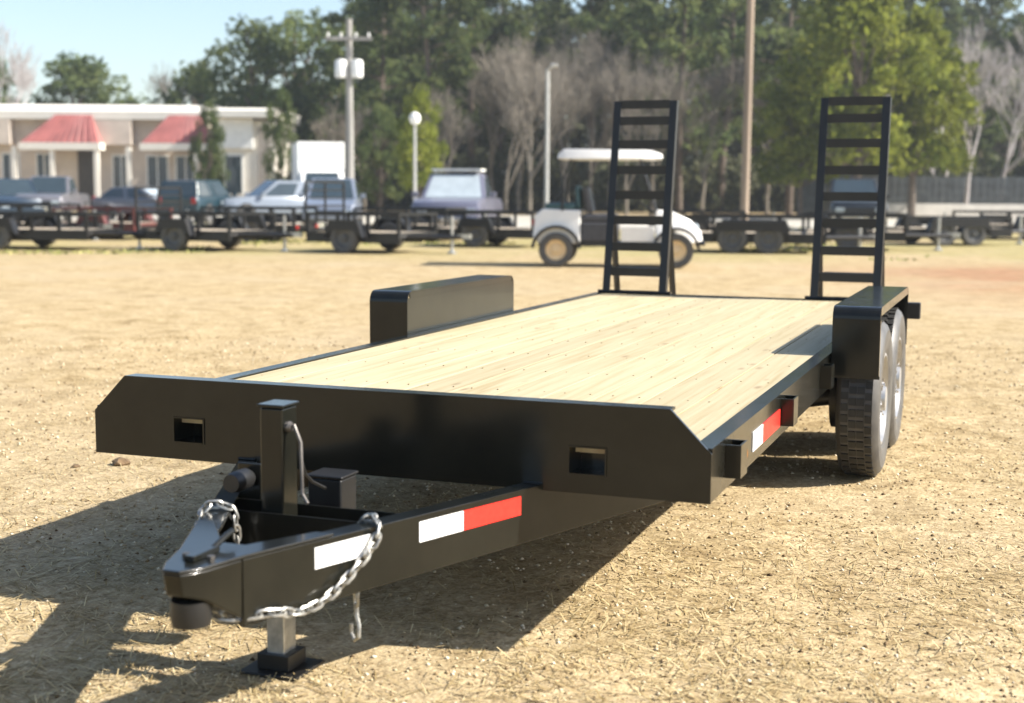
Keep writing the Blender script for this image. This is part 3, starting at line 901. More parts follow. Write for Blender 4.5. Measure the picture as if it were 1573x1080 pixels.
utility_trailer('black utility trailer with low rails at the left edge, in front of the shop', 40, 31.2, -10, 3.9, rail=.36, posts=7)
utility_trailer('black utility trailer with an upright ramp gate, second from the left edge', 318, 31.0, -24, 2.5, gate=.95, posts=4, rail=.40)
utility_trailer('black utility trailer with a tall ramp gate, below the white box truck', 572, 30.4, -24, 2.3, gate=1.1, posts=4, rail=.42)
utility_trailer('black utility trailer in front of the lavender pickup, left of the golf cart', 752, 34.0, -14, 2.6, rail=.42, posts=4, paint=M['paint_dull'])
utility_trailer('dark green black utility trailer between the two loading ramps', 1160, 31.6, -12, 3.1, rail=.40, posts=4, axles=2)
utility_trailer('low black utility trailer right of the right loading ramp', 1448, 37.0, 8, 2.9, rail=.30, posts=5, axles=2)
utility_trailer('black utility trailer half hidden behind the right loading ramp', 1310, 33.5, -16, 2.4, rail=.42, posts=4)


for lab, u, d, a, L, kw in (('black utility trailer of the second row, left edge, behind the low railed trailer', 10, 36.5, -8, 3.4, dict(rail=.5, posts=5)),
                            ('dark red utility trailer of the second row, between the left edge and the first gate', 175, 37.5, 160, 2.6, dict(rail=.4, posts=4, paint=M['red_dark'])),
                            ('black utility trailer of the second row, behind the gap between the two gates', 400, 36.8, 168, 2.6, dict(rail=.45, posts=5)),
                            ('black utility trailer of the second row, below the short lamp post', 630, 37.2, -15, 2.6, dict(rail=.45, posts=4)),
                            ('black utility trailer of the second row, right of the golf cart', 1070, 38.5, -10, 2.6, dict(rail=.4, posts=4)),
                            ('black utility trailer of the second row, at the right edge of the picture', 1545, 42., -170, 2.8, dict(rail=.4, posts=4))):
    utility_trailer(lab, u, d, a, L, **kw)


def vehicle(name, label, cat, u, d, ang, kind, paint, L=4.7, W=1.85, glass='glass', H=None):
    """local x forward"""
    x, y = at(u, d)
    o = thing(name, label, cat, (x, y, 0), YAW+R_(ang))
    w = W/2; h = L/2
    P = dict(
        car=dict(low=[(-h, .55, .9, .86), (-h+.12, .30, .98, .95), (-h*.45, .26, 1.0, 1.0), (h*.25, .26, .98, 1.0), (h*.75, .26, .88, .97), (h-.1, .32, .74, .9), (h, .45, .64, .8)],
                 cab=[(-h*.86, .96, .0), (-h*.58, 1.40, .1), (h*.02, 1.46, .1), (h*.42, .96, .0)]),
        suv=dict(low=[(-h, .55, 1.0, .92), (-h+.1, .36, 1.08, .98), (0, .34, 1.10, 1.0), (h*.4, .34, 1.08, 1.0), (h*.8, .34, 1.02, .97), (h-.08, .40, .92, .93), (h, .5, .8, .86)],
                 cab=[(-h*.97, 1.06, .0), (-h*.86, 1.68, .1), (h*.02, 1.74, .1), (h*.40, 1.06, .0)]),
        pickup=dict(low=[(-h, .60, 1.10, .96), (-h+.05, .52, 1.12, .98), (0, .42, 1.14, 1.0), (h*.35, .42, 1.16, 1.0), (h*.85, .42, 1.12, .98), (h-.06, .46, 1.04, .95), (h, .55, .95, .9)],
                    cab=[(-h*.22, 1.12, .0), (-h*.14, 1.82, .1), (h*.16, 1.86, .1), (h*.44, 1.14, .0)]),
    )[kind]
    secs = []
    for (sx, z0, z1, ww) in P['low']:
        a = w*ww; e = .10
        secs.append([(sx, -a+e, z0), (sx, a-e, z0), (sx, a, z0+e), (sx, a, z1-e*1.6), (sx, a-e*.8, z1), (sx, -a+e*.8, z1), (sx, -a, z1-e*1.6), (sx, -a, z0+e)])
    body = MB().loft(secs).build('body', paint, o)
    c = P['cab']
    wb, wt = w*.93, w*.76
    prof = [(c[0][0], c[0][1]-.03, wb), (c[1][0], c[1][1], wt), (c[2][0], c[2][1], wt), (c[3][0], c[3][1]-.03, wb)]
    b = MB()
    vs = [(px, -pw, pz) for px, pz, pw in prof]+[(px, pw, pz) for px, pz, pw in prof]
    b.add(vs, [(3, 2, 1, 0), (4, 5, 6, 7), (0, 1, 5, 4), (1, 2, 6, 5), (2, 3, 7, 6), (0, 4, 7, 3)])
    cab = b.build('cabin', paint, o, bevel=.04)
    def quad(pa, pb, pc, pd, inset, nrm, nm, g=glass, th=.015):
        pa, pb, pc, pd = map(Vector, (pa, pb, pc, pd)); m = (pa+pb+pc+pd)/4; n = Vector(nrm).normalized()
        qs = [m+(p-m)*inset for p in (pa, pb, pc, pd)]
        bb = MB(); bb.add([q+n*th for q in qs]+[q-n*.01 for q in qs], [(0, 1, 2, 3), (7, 6, 5, 4), (0, 4, 5, 1), (1, 5, 6, 2), (2, 6, 7, 3), (3, 7, 4, 0)])
        return bb.build(nm, M[g], o)
    (x0, z0, _), (x1, z1, _), (x2, z2, _), (x3, z3, _) = prof
    quad((x3, -wb, z3), (x3, wb, z3), (x2, wt, z2), (x2, -wt, z2), .86, (z2-z3, 0, x3-x2), 'windshield', g=glass)
    quad((x0, wb, z0), (x0, -wb, z0), (x1, -wt, z1), (x1, wt, z1), .82, (-(z1-z0), 0, x1-x0), 'rear_window', g=glass)
    mid = (x1+x2)/2; mb = (x0+x3)/2
    for s in (-1, 1):
        n = (0, s*(z1-z0), wb-wt)
        for a0, a1, b0, b1 in ((x0, mb, x1, mid), (mb, x3, mid, x2)):
            quad((a0, s*wb, z0), (a1, s*wb, z0), (b1, s*wt, z1), (b0, s*wt, z1), .80, n, 'side_window', g='glass')
    fx = h; zt = P['low'][-1][2]; zf = P['low'][-1][1]; ww = P['low'][-1][3]*w
    MB().box(fx-.06, fx+.035, -ww*.55, ww*.55, zf+.12, zt-.1).build('grille', M['plastic'], o, bevel=.01)
    for s in (-1, 1):
        MB().box(fx-.07, fx+.045, s*ww*.74-.15, s*ww*.74+.15, zt-.24, zt-.09).build('headlight', M['glass_pale'], o, bevel=.015)
        MB().box(-h-.03, -h+.05, s*ww*.86-.09, s*ww*.86+.09, .78, 1.02).build('tail_light', M['red_lens'], o, bevel=.01)
        MB().box(c[3][0]-.25, c[3][0]-.1, s*(w+.02)-.0, s*(w+.20), c[3][1]+.02, c[3][1]+.18).build('mirror', paint, o, bevel=.02)
    MB().box(fx-.1, fx+.10, -w*.92, w*.92, zf-.08, zf+.08).build('bumper', M['chrome'] if kind == 'pickup' else paint, o, bevel=.02)
    MB().box(-h-.09, -h+.1, -w*.92, w*.92, zf-.02, zf+.14).build('bumper', M['chrome'] if kind == 'pickup' else paint, o, bevel=.02)
    if kind == 'pickup':
        MB().box(-h+.1, -h*.26, -w*.8, w*.8, 1.05, 1.146).build('bed_liner', M['plastic'], o)
    R = .38 if kind != 'car' else .33
    for q in (h*.62, -h*.60):
        for s in (-1, 1):
            wheel(o, (q, s*(w-.09), R), R, .22, 'rim_grey', s)
            a = [(R*1.12*math.cos(t), R*1.12*math.sin(t)) for t in np.linspace(-.3, math.pi+.3, 14)]
            MB().prism(a, (q, s*(w-.02), R), (1, 0, 0), (0, 0, 1), (0, s*.024, 0)).build('wheel_arch', M['plastic'], o)
    return o


pt = lambda n, c, r=.28: mat(n, c, r, .25, .05, 2, coat=.5)
vehicle('pickup_truck', 'lavender grey pickup truck with white roof rack facing the camera, left of the golf cart', 'pickup truck', 704, 41, -96, 'pickup', pt('lavender_paint', (.17, .17, .225)), 5.4, 2.05, 'glass_pale')
def roof_rack():
    t = [o for o in bpy.data.objects if o.name == 'pickup_truck'][0]
    b = MB()
    b.box(-.62, .55, -.72, .72, 1.93, 1.99)
    for sx in (-.5, .4):
        for sy in (-.62, .62): b.box(sx-.03, sx+.03, sy-.03, sy+.03, 1.82, 1.93)
    b.build('roof_rack', M['white_metal'], t)
roof_rack()
vehicle('suv', 'pale blue grey SUV parked left of the white box truck', 'car', 420, 58, -150, 'suv', pt('pale_blue_paint', (.20, .23, .27)), 4.8, 1.9)
vehicle('hatchback_car', 'blue grey car parked behind the tall gate trailer', 'car', 512, 46, -86, 'suv', pt('blue_silver_paint', (.20, .23, .29)), 4.3, 1.8)
vehicle('minivan', 'dark teal van parked below the narrow tree beside the shop', 'van', 312, 57, 78, 'suv', pt('teal_paint', (.010, .032, .044)), 4.8, 1.95)
vehicle('sedan_car', 'grey sedan with pale windows parked left of the dark teal van', 'car', 228, 60, -20, 'car', pt('grey_paint', (.13, .14, .16)), 4.6, 1.8, 'glass_pale')
vehicle('pickup_truck', 'silver pickup with a dark grille facing the camera, before the shop door', 'pickup truck', 84, 58, -84, 'pickup', pt('silver_paint', (.17, .165, .18)), 5.4, 2.0)
vehicle('suv', 'dark blue SUV parked at the left edge of the picture', 'car', 22, 57, -62, 'suv', pt('navy_paint', (.02, .035, .055)), 4.7, 1.9)
vehicle('pickup_truck', 'dark grey pickup parked behind the right loading ramp', 'pickup truck', 1304, 50, -98, 'pickup', pt('charcoal_paint', (.02, .022, .025)), 5.4, 2.0)


def box_truck():
    x, y = at(489, 62)
    o = thing('box_truck', 'white box truck parked behind the blue grey car', 'truck', (x, y, 0), YAW+R_(-78))
    MB().box(-2.4, 1.9, -1.02, 1.02, .95, 3.42).build('cargo_box', M['white_metal'], o, bevel=.03)
    b = MB()
    for s in (-1, 1):
        b.box(-2.41, -2.36, s*.96-.04, s*.96+.04, 1.0, 3.38)
    b.build('door_frame', M['zinc'], o)
    cab = MB()
    cab.prism([(1.95, .55), (3.6, .55), (3.65, 1.25), (2.95, 1.4), (2.55, 2.15), (1.95, 2.2)], (0, -.92, 0), (1, 0, 0), (0, 0, 1), (0, 1.84, 0))
    cab.build('cab', M['white_metal'], o, bevel=.05)
    MB().add([(2.95+.02, -.75, 1.47), (2.95+.02, .75, 1.47), (2.60, .68, 2.1), (2.60, -.68, 2.1), (2.90, -.75, 1.45), (2.90, .75, 1.45), (2.55, .68, 2.08), (2.55, -.68, 2.08)],
             [(0, 1, 2, 3), (7, 6, 5, 4), (0, 4, 5, 1), (1, 5, 6, 2), (2, 6, 7, 3), (3, 7, 4, 0)]).build('windshield', M['glass'], o)
    MB().box(-2.3, 3.4, -.45, .45, .62, .94).build('chassis', M['paint_dull'], o)
    for s in (-1, 1):
        MB().box(3.6, 3.68, s*.68-.14, s*.68+.14, .8, 1.0).build('headlight', M['glass_pale'], o)
        for q in (2.8, -1.4): wheel(o, (q, s*.86, .42), .42, .26, 'rim_white', s)
    MB().box(3.62, 3.78, -.95, .95, .45, .65).build('bumper', M['plastic'], o)


box_truck()


def golf_cart():
    x, y = at(945, 25.2)
    o = thing('golf_cart', 'white golf cart with a flat pale roof and tan wheels behind the left loading ramp', 'golf cart', (x, y, 0), YAW+R_(-6))
    wh, w = M['cart_white'], .66
    # rear body tub, floor and cowl
    MB().loft([[(-1.48, -w+.08, .52), (-1.48, w-.08, .52), (-1.44, w-.1, .92), (-1.44, -w+.1, .92)], [(-1.36, -w, .42), (-1.36, w, .42), (-1.3, w-.05, 1.04), (-1.3, -w+.05, 1.04)],
               [(-.62, -w, .42), (-.62, w, .42), (-.62, w-.05, 1.02), (-.62, -w+.05, 1.02)]]).build('rear_body', wh, o, bevel=.03)
    MB().box(-.617, .75, -w+.02, w-.02, .38, .46).build('floor_pan', M['plastic'], o)
    MB().loft([[(-.615, -w+.02, .46), (-.615, w-.02, .46), (-.615, w-.02, .80), (-.615, -w+.02, .80)], [(.04, -w+.02, .46), (.04, w-.02, .46), (.04, w-.02, .80), (.04, -w+.02, .80)]]).build('seat_base', M['vinyl'], o, bevel=.03)
    MB().box(.10, .70, -w+.03, -w+.06, .462, .74).build('side_panel', wh, o, bevel=.012)
    MB().loft([[(.72, -w, .42), (.72, w, .42), (.70, w-.08, 1.02), (.70, -w+.08, 1.02)], [(.98, -w, .44), (.98, w, .44), (.96, w-.1, 1.02), (.96, -w+.1, 1.02)],
               [(1.38, -w+.1, .44), (1.38, w-.1, .44), (1.34, w-.2, .84), (1.34, -w+.2, .84)], [(1.55, -w+.22, .48), (1.55, w-.22, .48), (1.52, w-.28, .66), (1.52, -w+.28, .66)]]).build('front_cowl', wh, o, bevel=.03)
    for s in (-1, 1):
        for q, r0 in ((1.08, .38), (-1.05, .40)):
            a = MB()
            pts = [(r0*math.cos(t), r0*math.sin(t)) for t in np.linspace(.1, math.pi-.1, 12)]
            pts += [((r0+.05)*math.cos(t), (r0+.05)*math.sin(t)) for t in np.linspace(math.pi-.1, .1, 12)]
            a.prism(pts, (q, s*(w-.06), .30), (1, 0, 0), (0, 0, 1), (0, s*.16, 0))
            a.build('fender_flare', M['plastic'], o)
        hd = MB().lathe([(.08, 0), (.09, .03), (.05, .06)], 12, 'x', (1.42, s*.34, .70)).build('headlight', M['glass_pale'], o)
        wheel(o, (1.08, s*.62, .31), .31, .22, 'rim_tan', s); wheel(o, (-1.05, s*.62, .31), .31, .24, 'rim_tan', s)
    MB().box(1.02, 1.14, -.6, .6, .27, .33).build('axle', M['steel'], o)
    MB().box(-1.11, -.99, -.6, .6, .25, .35).build('axle', M['steel'], o)
    s1 = MB().box(-.60, .02, -.60, .60, .805, .94).build('seat', M['vinyl'], o, bevel=.04)
    MB().prism([(-.52, .98), (-.40, .98), (-.50, 1.42), (-.60, 1.42)], (0, -.58, 0), (1, 0, 0), (0, 0, 1), (0, 1.16, 0)).build('backrest', M['vinyl'], o, bevel=.03)
    MB().box(-1.26, -.72, -.58, .58, 1.03, 1.14).build('rear_seat', M['teal_fabric'], o, bevel=.03)
    MB().prism([(-.70, 1.05), (-.62, 1.05), (-.66, 1.45), (-.73, 1.45)], (0, -.56, 0), (1, 0, 0), (0, 0, 1), (0, 1.12, 0)).build('rear_backrest', M['teal_fabric'], o, bevel=.03)
    for s in (-1, 1):
        MB().tube([(.72, s*.58, 1.0), (.42, s*.56, 1.92)], .022, 8).build('roof_post', M['plastic'], o)
        MB().tube([(-.95, s*.60, 1.0), (-.95, s*.58, 1.55), (-.80, s*.56, 1.92)], .022, 8).build('roof_post', M['plastic'], o)
    rf = MB().loft([[(-1.05, -.60, 1.93), (-1.05, .60, 1.93), (-1.03, .54, 2.02), (-1.03, -.54, 2.02)], [(-.92, -.66, 1.92), (-.92, .66, 1.92), (-.92, .60, 2.10), (-.92, -.60, 2.10)],
                    [(.62, -.66, 1.92), (.62, .66, 1.92), (.60, .60, 2.08), (.60, -.60, 2.08)], [(.82, -.58, 1.94), (.82, .58, 1.94), (.80, .52, 2.02), (.80, -.52, 2.02)]]).build('roof', wh, o, bevel=.02)
    b = MB().add([(.69, -.55, 1.03), (.69, .55, 1.03), (.44, .53, 1.86), (.44, -.53, 1.86), (.70, -.55, 1.03), (.70, .55, 1.03), (.45, .53, 1.86), (.45, -.53, 1.86)],
                 [(3, 2, 1, 0), (4, 5, 6, 7), (0, 1, 5, 4), (1, 2, 6, 5), (2, 3, 7, 6), (3, 0, 4, 7)])
    gm = bpy.data.materials.new('clear_windshield'); gm.use_nodes = True
    gp = gm.node_tree.nodes['Principled BSDF']; gp.inputs['Base Color'].default_value = (.85, .9, .9, 1); gp.inputs['Roughness'].default_value = .05; gp.inputs['Alpha'].default_value = .28
    b.build('windshield', gm, o)
    st = MB().tube([(.74, .28, .95), (.42, .28, 1.14)], .02, 8).build('steering_column', M['plastic'], o)
    c = Vector((.40, .28, 1.16)); ax = Vector((-.86, 0, .5)); ay = Vector((0, 1, 0)); bx = ax.cross(ay).normalized()
    MB().tube([c+(ay*math.cos(t)+bx*math.sin(t))*.17 for t in np.linspace(0, 2*math.pi, 18)[:-1]], .016, 6, closed=True).build('steering_wheel', M['plastic'], st)
    MB().box(.56, .64, -.78, -.70, 1.26, 1.38).build('mirror', M['plastic'], o)
    MB().box(1.50, 1.60, -.5, .5, .40, .47).build('bumper', M['plastic'], o, bevel=.02)
    MB().box(-1.55, -1.47, -.5, .5, .50, .60).build('tail_bar', M['plastic'], o, bevel=.02)
    for s in (-1, 1): MB().box(-1.50, -1.43, s*.42-.07, s*.42+.07, .74, .84).build('tail_light', M['red_lens'], o)


golf_cart()

# ------------------------------------------------------------------ the equipment trailer
DZ = .613          # deck top
LEN = 5.78
HW = 1.05
TR = thing('equipment_trailer', 'black equipment trailer with a pale pine plank deck and two raised loading ramps', 'trailer')


def P(mb, name, m, bevel=.003, parent=None):
    return mb.build(name, M[m] if isinstance(m, str) else m, parent or TR, bevel=bevel)


def headboard():
    b = MB(); zb, zt, ch = .460, .727, .122
    hx0, hx1, h0, h1 = .622, .742, .515, .602
    y0, d = -.012, (0, .012, 0)
    ex, ez = (1, 0, 0), (0, 0, 1)
    def pr(poly): b.prism(poly, (0, y0, 0), ex, ez, d)
    def rc(a, c, z0, z1): pr([(a, z0), (c, z0), (c, z1), (a, z1)])
    rc(-hx0, hx0, zb, zt)
    for s in (-1, 1):
        q = lambda pts: pr(pts if s > 0 else [(-x, z) for x, z in pts][::-1])
        q([(hx0, zb), (hx1, zb), (hx1, h0), (hx0, h0)])
        q([(hx0, h1), (hx1, h1), (hx1, zt), (hx0, zt)])
        q([(hx1, zb), (HW, zb), (HW, zt-ch), (HW-ch, zt), (hx1, zt)])
    bm = P(b, 'headboard', 'paint', 0)
    # folded top and bottom lips of the headboard channel
    l = MB(); l.box(-HW+ch, HW-ch, .0005, .05, zt-.008, zt-.0005); l.box(-HW+.062, HW-.062, .0005, .07, zb, zb+.008)
    P(l, 'headboard_lip', 'paint', 0)
    for s in (-1, 1):
        t = MB(); x0, x1 = (s*.682-.0595, s*.682+.0595); e = .005
        for (a, c, z0, z1) in ((x0, x1, h0+.001, h0+e), (x0, x1, h1-e, h1-.001), (x0, x0+e, h0+e, h1-e), (x1-e, x1, h0+e, h1-e)):
            t.box(a, c, -.016, .10, z0, z1)
        t.box(x0, x1, .1, .105, h0, h1)
        P(t, 'tie_pocket', 'paint', 0)


headboard()

# deck planks
N = 11
pw = 2*(HW-.062)/N
for k in range(N):
    y1 = LEN-.06
    me = MB().box(-pw/2+.0032, pw/2-.0032, 0, y1-.03, -.038, random.uniform(-.002, .002)).mesh('plank', M['wood'])
    o = link('plank', me, TR, bevel=.0014, loc=(-HW+.062+(k+.5)*pw, .03, DZ))

# side channels with stake pockets and reflective tape
def c_chan(h, w, t):
    return [(0, 0), (w, 0), (w, t), (t, t), (t, h-t), (w, h-t), (w, h), (0, h)]


for s in (-1, 1):
    b = MB(); b.prism([(s*x, z) for x, z in [(-.06, .463), (-.0, .463), (-.0, DZ+.006), (-.06, DZ+.006), (-.06, DZ-.006), (-.010, DZ-.006), (-.010, .475), (-.06, .475)]],
                      (s*HW, .001, 0), (1, 0, 0), (0, 0, 1), (0, LEN, 0))
    r = P(b, 'side_rail', 'paint', 0)
    for y in (.18, 1.17, 2.2, 4.5, 5.3):
        k = MB(); e = .006
        x0, x1 = (HW+.0005, HW+.048) if s > 0 else (-HW-.048, -HW-.0005)
        k.box(x0, x1, y, y+e, .50, .60); k.box(x0, x1, y+.10-e, y+.10, .50, .60)
        k.box(min(x0, x1) if s < 0 else x1-e, (x0+e) if s < 0 else x1, y+e+.0005, y+.10-e-.0005, .50, .60)
        P(k, 'stake_pocket', 'paint', 0, r)
    if s > 0:
        MB().box(HW+.0005, HW+.003, .62, .80, .500, .565).build('reflective_tape', M['white_tape'], r)
        MB().box(HW+.0005, HW+.003, 0.805, 1.15, .500, .565).build('reflective_tape', M['red_tape'], r)
        lt = MB().lathe([(.03, 0), (.03, .012), (.015, .02)], 12, 'x', (HW+.001, .42, .53)).build('marker_light', M['amber_lens'], r)
    else:
        MB().box(-HW-.003, -HW-.0005, .75, 1.05-.006, .515, .565).build('reflective_tape', M['red_tape'], r)

sc_ = MB()
for y in np.linspace(.35, LEN-.4, 10):
    for k in range(N):
        for q in (-.05, .05):
            sc_.lathe([(.0042, -.002), (.0042, .0021)], 6, o=(-HW+.062+(k+.5)*pw+q+random.uniform(-.004, .004), y+random.uniform(-.008, .008), DZ))
tag(sc_.build('screw_heads', M['screw'], TR), kind='stuff')

# frame underneath
for s in (-1, 1):
    b = MB(); b.prism([(s*p[0], p[1]) for p in c_chan(.165, .06, .01)], (s*.46, .06, .31), (1, 0, 0), (0, 0, 1), (0, LEN-.1, 0))
    P(b, 'main_beam', 'paint', 0)
for y in np.linspace(.35, LEN-.4, 10):
    P(MB().box(-HW+.065, HW-.065, y-.03, y+.03, DZ-.125, DZ-.041), 'crossmember', 'paint_dull', 0)
P(MB().box(-HW, HW, LEN-.028, LEN+.05, .435, DZ+.004), 'rear_beam', 'paint', .003)
for s in (-1, 1):
    P(MB().box(s*.82-.09, s*.82+.09, LEN+.0505, LEN+.066, .48, .57), 'tail_light', 'red_lens', .004)

# tongue: two channels meeting at the coupler
CXT = .083
XR = (.55, .36)     # outer faces of the two tongue beams: x = offset + slope*y
XL = (-.50, -.46)


def beam_x(s, y):
    return XR[0]+XR[1]*y if s > 0 else XL[0]+XL[1]*y


def tongue():
    zb, zt = .315, .478
    Y0, Y1 = -1.07, .62
    for s in (-1, 1):
        sl = XR[1] if s > 0 else XL[1]
        dirv = Vector((sl, 1, 0)).normalized()
        out = Vector((s, -s*sl, 0)).normalized()      # outward normal of the beam
        a = Vector((beam_x(s, Y0), Y0, 0)); L = (Y1-Y0)*math.sqrt(1+sl*sl)
        b = MB(); b.prism([(0, zb), (0, zt), (-.062, zt), (-.062, zt-.011), (-.011, zt-.011), (-.011, zb+.011), (-.062, zb+.011), (-.062, zb)], a, out, (0, 0, 1), dirv*L)
        tb = P(b, 'tongue_beam', 'paint', .002)
        # weld bead where the headboard's lower edge crosses the beam
        w = MB(); yq = -.013
        w.tube([Vector((beam_x(s, yq)-s*(.06*k/7), yq-.002+random.uniform(-.0015, .0015), zt+.002)) for k in range(8)], .005, 6)
        P(w, 'weld_bead', 'paint', 0, tb)
        if s > 0:
            def tape(y0, y1, z0, z1, m):
                t0 = (y0-Y0)*math.sqrt(1+sl*sl); t1 = (y1-Y0)*math.sqrt(1+sl*sl)
                k = MB(); k.prism([(.0006, z0), (.002, z0), (.002, z1), (.0006, z1)], a+dirv*t0, out, (0, 0, 1), dirv*(t1-t0))
                k.build('reflective_tape', M[m], tb)
            tape(-.86, -.68, .408, .462, 'white_tape'); tape(-.51, -.345, .404, .460, 'white_tape'); tape(-.343, -.11, .404, .460, 'red_tape')
    # coupler head: a wedge plate over the beam ends, a folded nose and the ball socket below it
    zt2 = zt+.0015
    R = lambda y: beam_x(1, y); Lx = lambda y: beam_x(-1, y)
    c = MB()
    yb, yn = -.80, -1.245
    top = [(Lx(yb)-.003, yb), (Lx(-1.07)-.003, -1.07), (CXT-.052, -1.19), (CXT-.022, yn), (CXT+.022, yn), (CXT+.056, -1.19), (R(-1.07)+.003, -1.07), (R(yb)+.003, yb), (R(yb)-.05, yb), (CXT+.035, -.98), (CXT-.03, -.98), (Lx(yb)+.05, yb)]
    c.prism(top, (0, 0, zt2), (1, 0, 0), (0, 1, 0), (0, 0, .009))
    nose = [(Lx(-1.0705), -1.0705), (CXT-.051, -1.188), (CXT-.022, yn+.003), (CXT+.022, yn+.003), (CXT+.055, -1.188), (R(-1.0705), -1.0705)]
    lowz = [.335, .405, .425, .425, .405, .335]
    b2 = [Vector((x, y, zt2-.001)) for x, y in nose]+[Vector((CXT+(x-CXT)*.97, y+(.012 if y < -1.1 else 0), z)) for (x, y), z in zip(nose, lowz)]
    n = len(nose)
    c.add(b2, [tuple(range(n)), tuple(range(n, 2*n))[::-1]]+[(i, (i+1) % n, n+(i+1) % n, n+i) for i in range(n)])
    cp = P(c, 'coupler', 'paint', .004)
    P(MB().lathe([(.030, .335), (.044, .34), (.048, .36), (.046, .40)], 20, o=(CXT, -1.165, 0)), 'ball_socket', 'plastic', 0, cp)
    lv = MB().box(CXT-.014, CXT+.014, -1.17, -1.06, zt2+.0095, zt2+.024); lv.tube([(CXT, -1.07, zt2+.018), (CXT, -1.01, zt2+.035), (CXT, -.98, zt2+.04)], .008, 8)
    P(lv, 'latch_lever', 'paint', .002, cp)
    for s in (-1, 1): P(MB().lathe([(.010, 0), (.010, .009)], 6, o=(CXT+s*.034, -1.13, zt2+.0095)), 'bolt', 'steel', 0, cp)
    # cross ties between the beams, carrying the jack
    for y in (-.59, -.462):
        P(MB().box(Lx(y)+.015, R(y)-.015, y, y+.007, zb+.012, zt-.013), 'jack_plate', 'paint', 0)


tongue()

def jack():
    jx, jy = -.05, -.525
    j = P(MB().box(jx-.035, jx+.035, jy-.042, jy+.042, .262, .752), 'tongue_jack', 'paint', .006)
    P(MB().box(jx-.041, jx+.041, jy-.048, jy+.048, .7525, .762), 'jack_cap', 'paint', .003, j)
    P(MB().box(jx-.028, jx+.028, jy-.034, jy+.034, .022, .2615), 'drop_leg', 'zinc', .004, j)
    ft = MB().box(jx-.09, jx+.09, jy-.085, jy+.085, .004, .0145); ft.box(jx-.05, jx+.05, jy-.05, jy+.05, .015, .06)
    P(ft, 'foot_plate', 'paint_dull', .003, j)
    P(MB().tube([(jx+.038, jy-.02, .70), (jx+.06, jy-.02, .705), (jx+.082, jy-.025, .66), (jx+.088, jy-.03, .52), (jx+.11, jy-.04, .495)], .0055, 8), 'crank_handle', 'steel', 0, j)
    P(MB().lathe([(.014, 0), (.016, .01), (.012, .018)], 12, 'x', (jx+.0355, jy-.02, .70)), 'crank_boss', 'steel', 0, j)
    P(MB().tube([(jx-.07, jy-.03, .24), (jx+.075, jy-.03, .24), (jx+.09, jy-.03, .225)], .007, 8), 'drop_pin', 'zinc', 0, j)


jack()

# breakaway battery box and plug holder in the tongue
bb = P(MB().box(-.065, .045, -.34, -.24, .40, .515), 'battery_box', 'plastic', .008)
P(MB().box(-.070, .050, -.345, -.235, .5155, .525), 'battery_lid', 'plastic', .005, bb)
P(MB().tube([(.0, -.35, .49), (-.01, -.41, .52), (-.01, -.45, .55), (-.01, -.475, .60)], .005, 6), 'cable', 'plastic', 0, bb)
ph = P(MB().box(-.235, -.16, -.44, -.425, .40, .565), 'plug_holder', 'paint', .003)
P(MB().lathe([(.026, -.02), (.03, .0), (.03, .06), (.02, .08), (.012, .13)], 14, 'y', (-.196, -.52, .525)), 'trailer_plug', 'plastic', 0, ph)
P(MB().tube([(-.196, -.40, .525), (-.20, -.33, .53), (-.22, -.28, .45), (-.21, -.30, .36), (-.17, -.36, .36)], .009, 8), 'cable', 'plastic', 0, ph)

# safety chains, link by link
_lk = MB()
_lk.tube([(.0145*math.cos(t)+(.0085 if math.cos(t) > 0 else -.0085), .0105*math.sin(t), 0) for t in np.linspace(.16, 2*math.pi+.16, 13)[:-1]], .0040, 5, closed=True)
LINK = _lk.mesh('link', M['chain'], 60)


def chain(name, pts, hook=True):
    pts = [Vector(p) for p in pts]
    # Catmull-Rom resample to the pitch of a link
    dense = []
    for i in range(len(pts)-1):
        p0, p1, p2, p3 = pts[max(i-1, 0)], pts[i], pts[i+1], pts[min(i+2, len(pts)-1)]
        for t in np.linspace(0, 1, 40, endpoint=False):
            dense.append(.5*((2*p1)+(p2-p0)*t+(2*p0-5*p1+4*p2-p3)*t*t+(3*p1-p0-3*p2+p3)*t**3))
    dense.append(pts[-1])
    pitch = .0295; out = [dense[0]]
    for q in dense:
        if (q-out[-1]).length >= pitch: out.append(q)
    root = None
    a = MB().tube([out[0]+Vector((0, .012, 0)), out[0]], .006, 6)
    root = P(a, name, 'zinc', 0)
    roll = 0
    for i in range(len(out)-1):
        c = (out[i]+out[i+1])/2; t = (out[i+1]-out[i]).normalized()
        q = t.to_track_quat('X', 'Z')
        l = link('link', LINK, root, loc=c)
        l.rotation_mode = 'QUATERNION'
        from mathutils import Quaternion
        l.rotation_quaternion = q @ Quaternion((1, 0, 0), (.5 if i % 2 else 2.0)+random.uniform(-.25, .25))
    if hook:
        e = out[-1]
        hk = MB(); hk.tube([e+Vector((0, 0, 0)), e+Vector((0, 0, -.03)), e+Vector((.012, -.01, -.055)), e+Vector((.012, -.012, -.085)), e+Vector((-.006, 0, -.10)), e+Vector((-.022, .012, -.085)), e+Vector((-.022, .012, -.06))], .007, 8, r2=.005)
        P(hk, 'hook', 'chain', 0, root)
    return root


def on_beam(y, off, z, s=1):
    """point beside a tongue beam: off metres outside its web"""
    return (beam_x(s, y)+s*off*1.06, y, z)


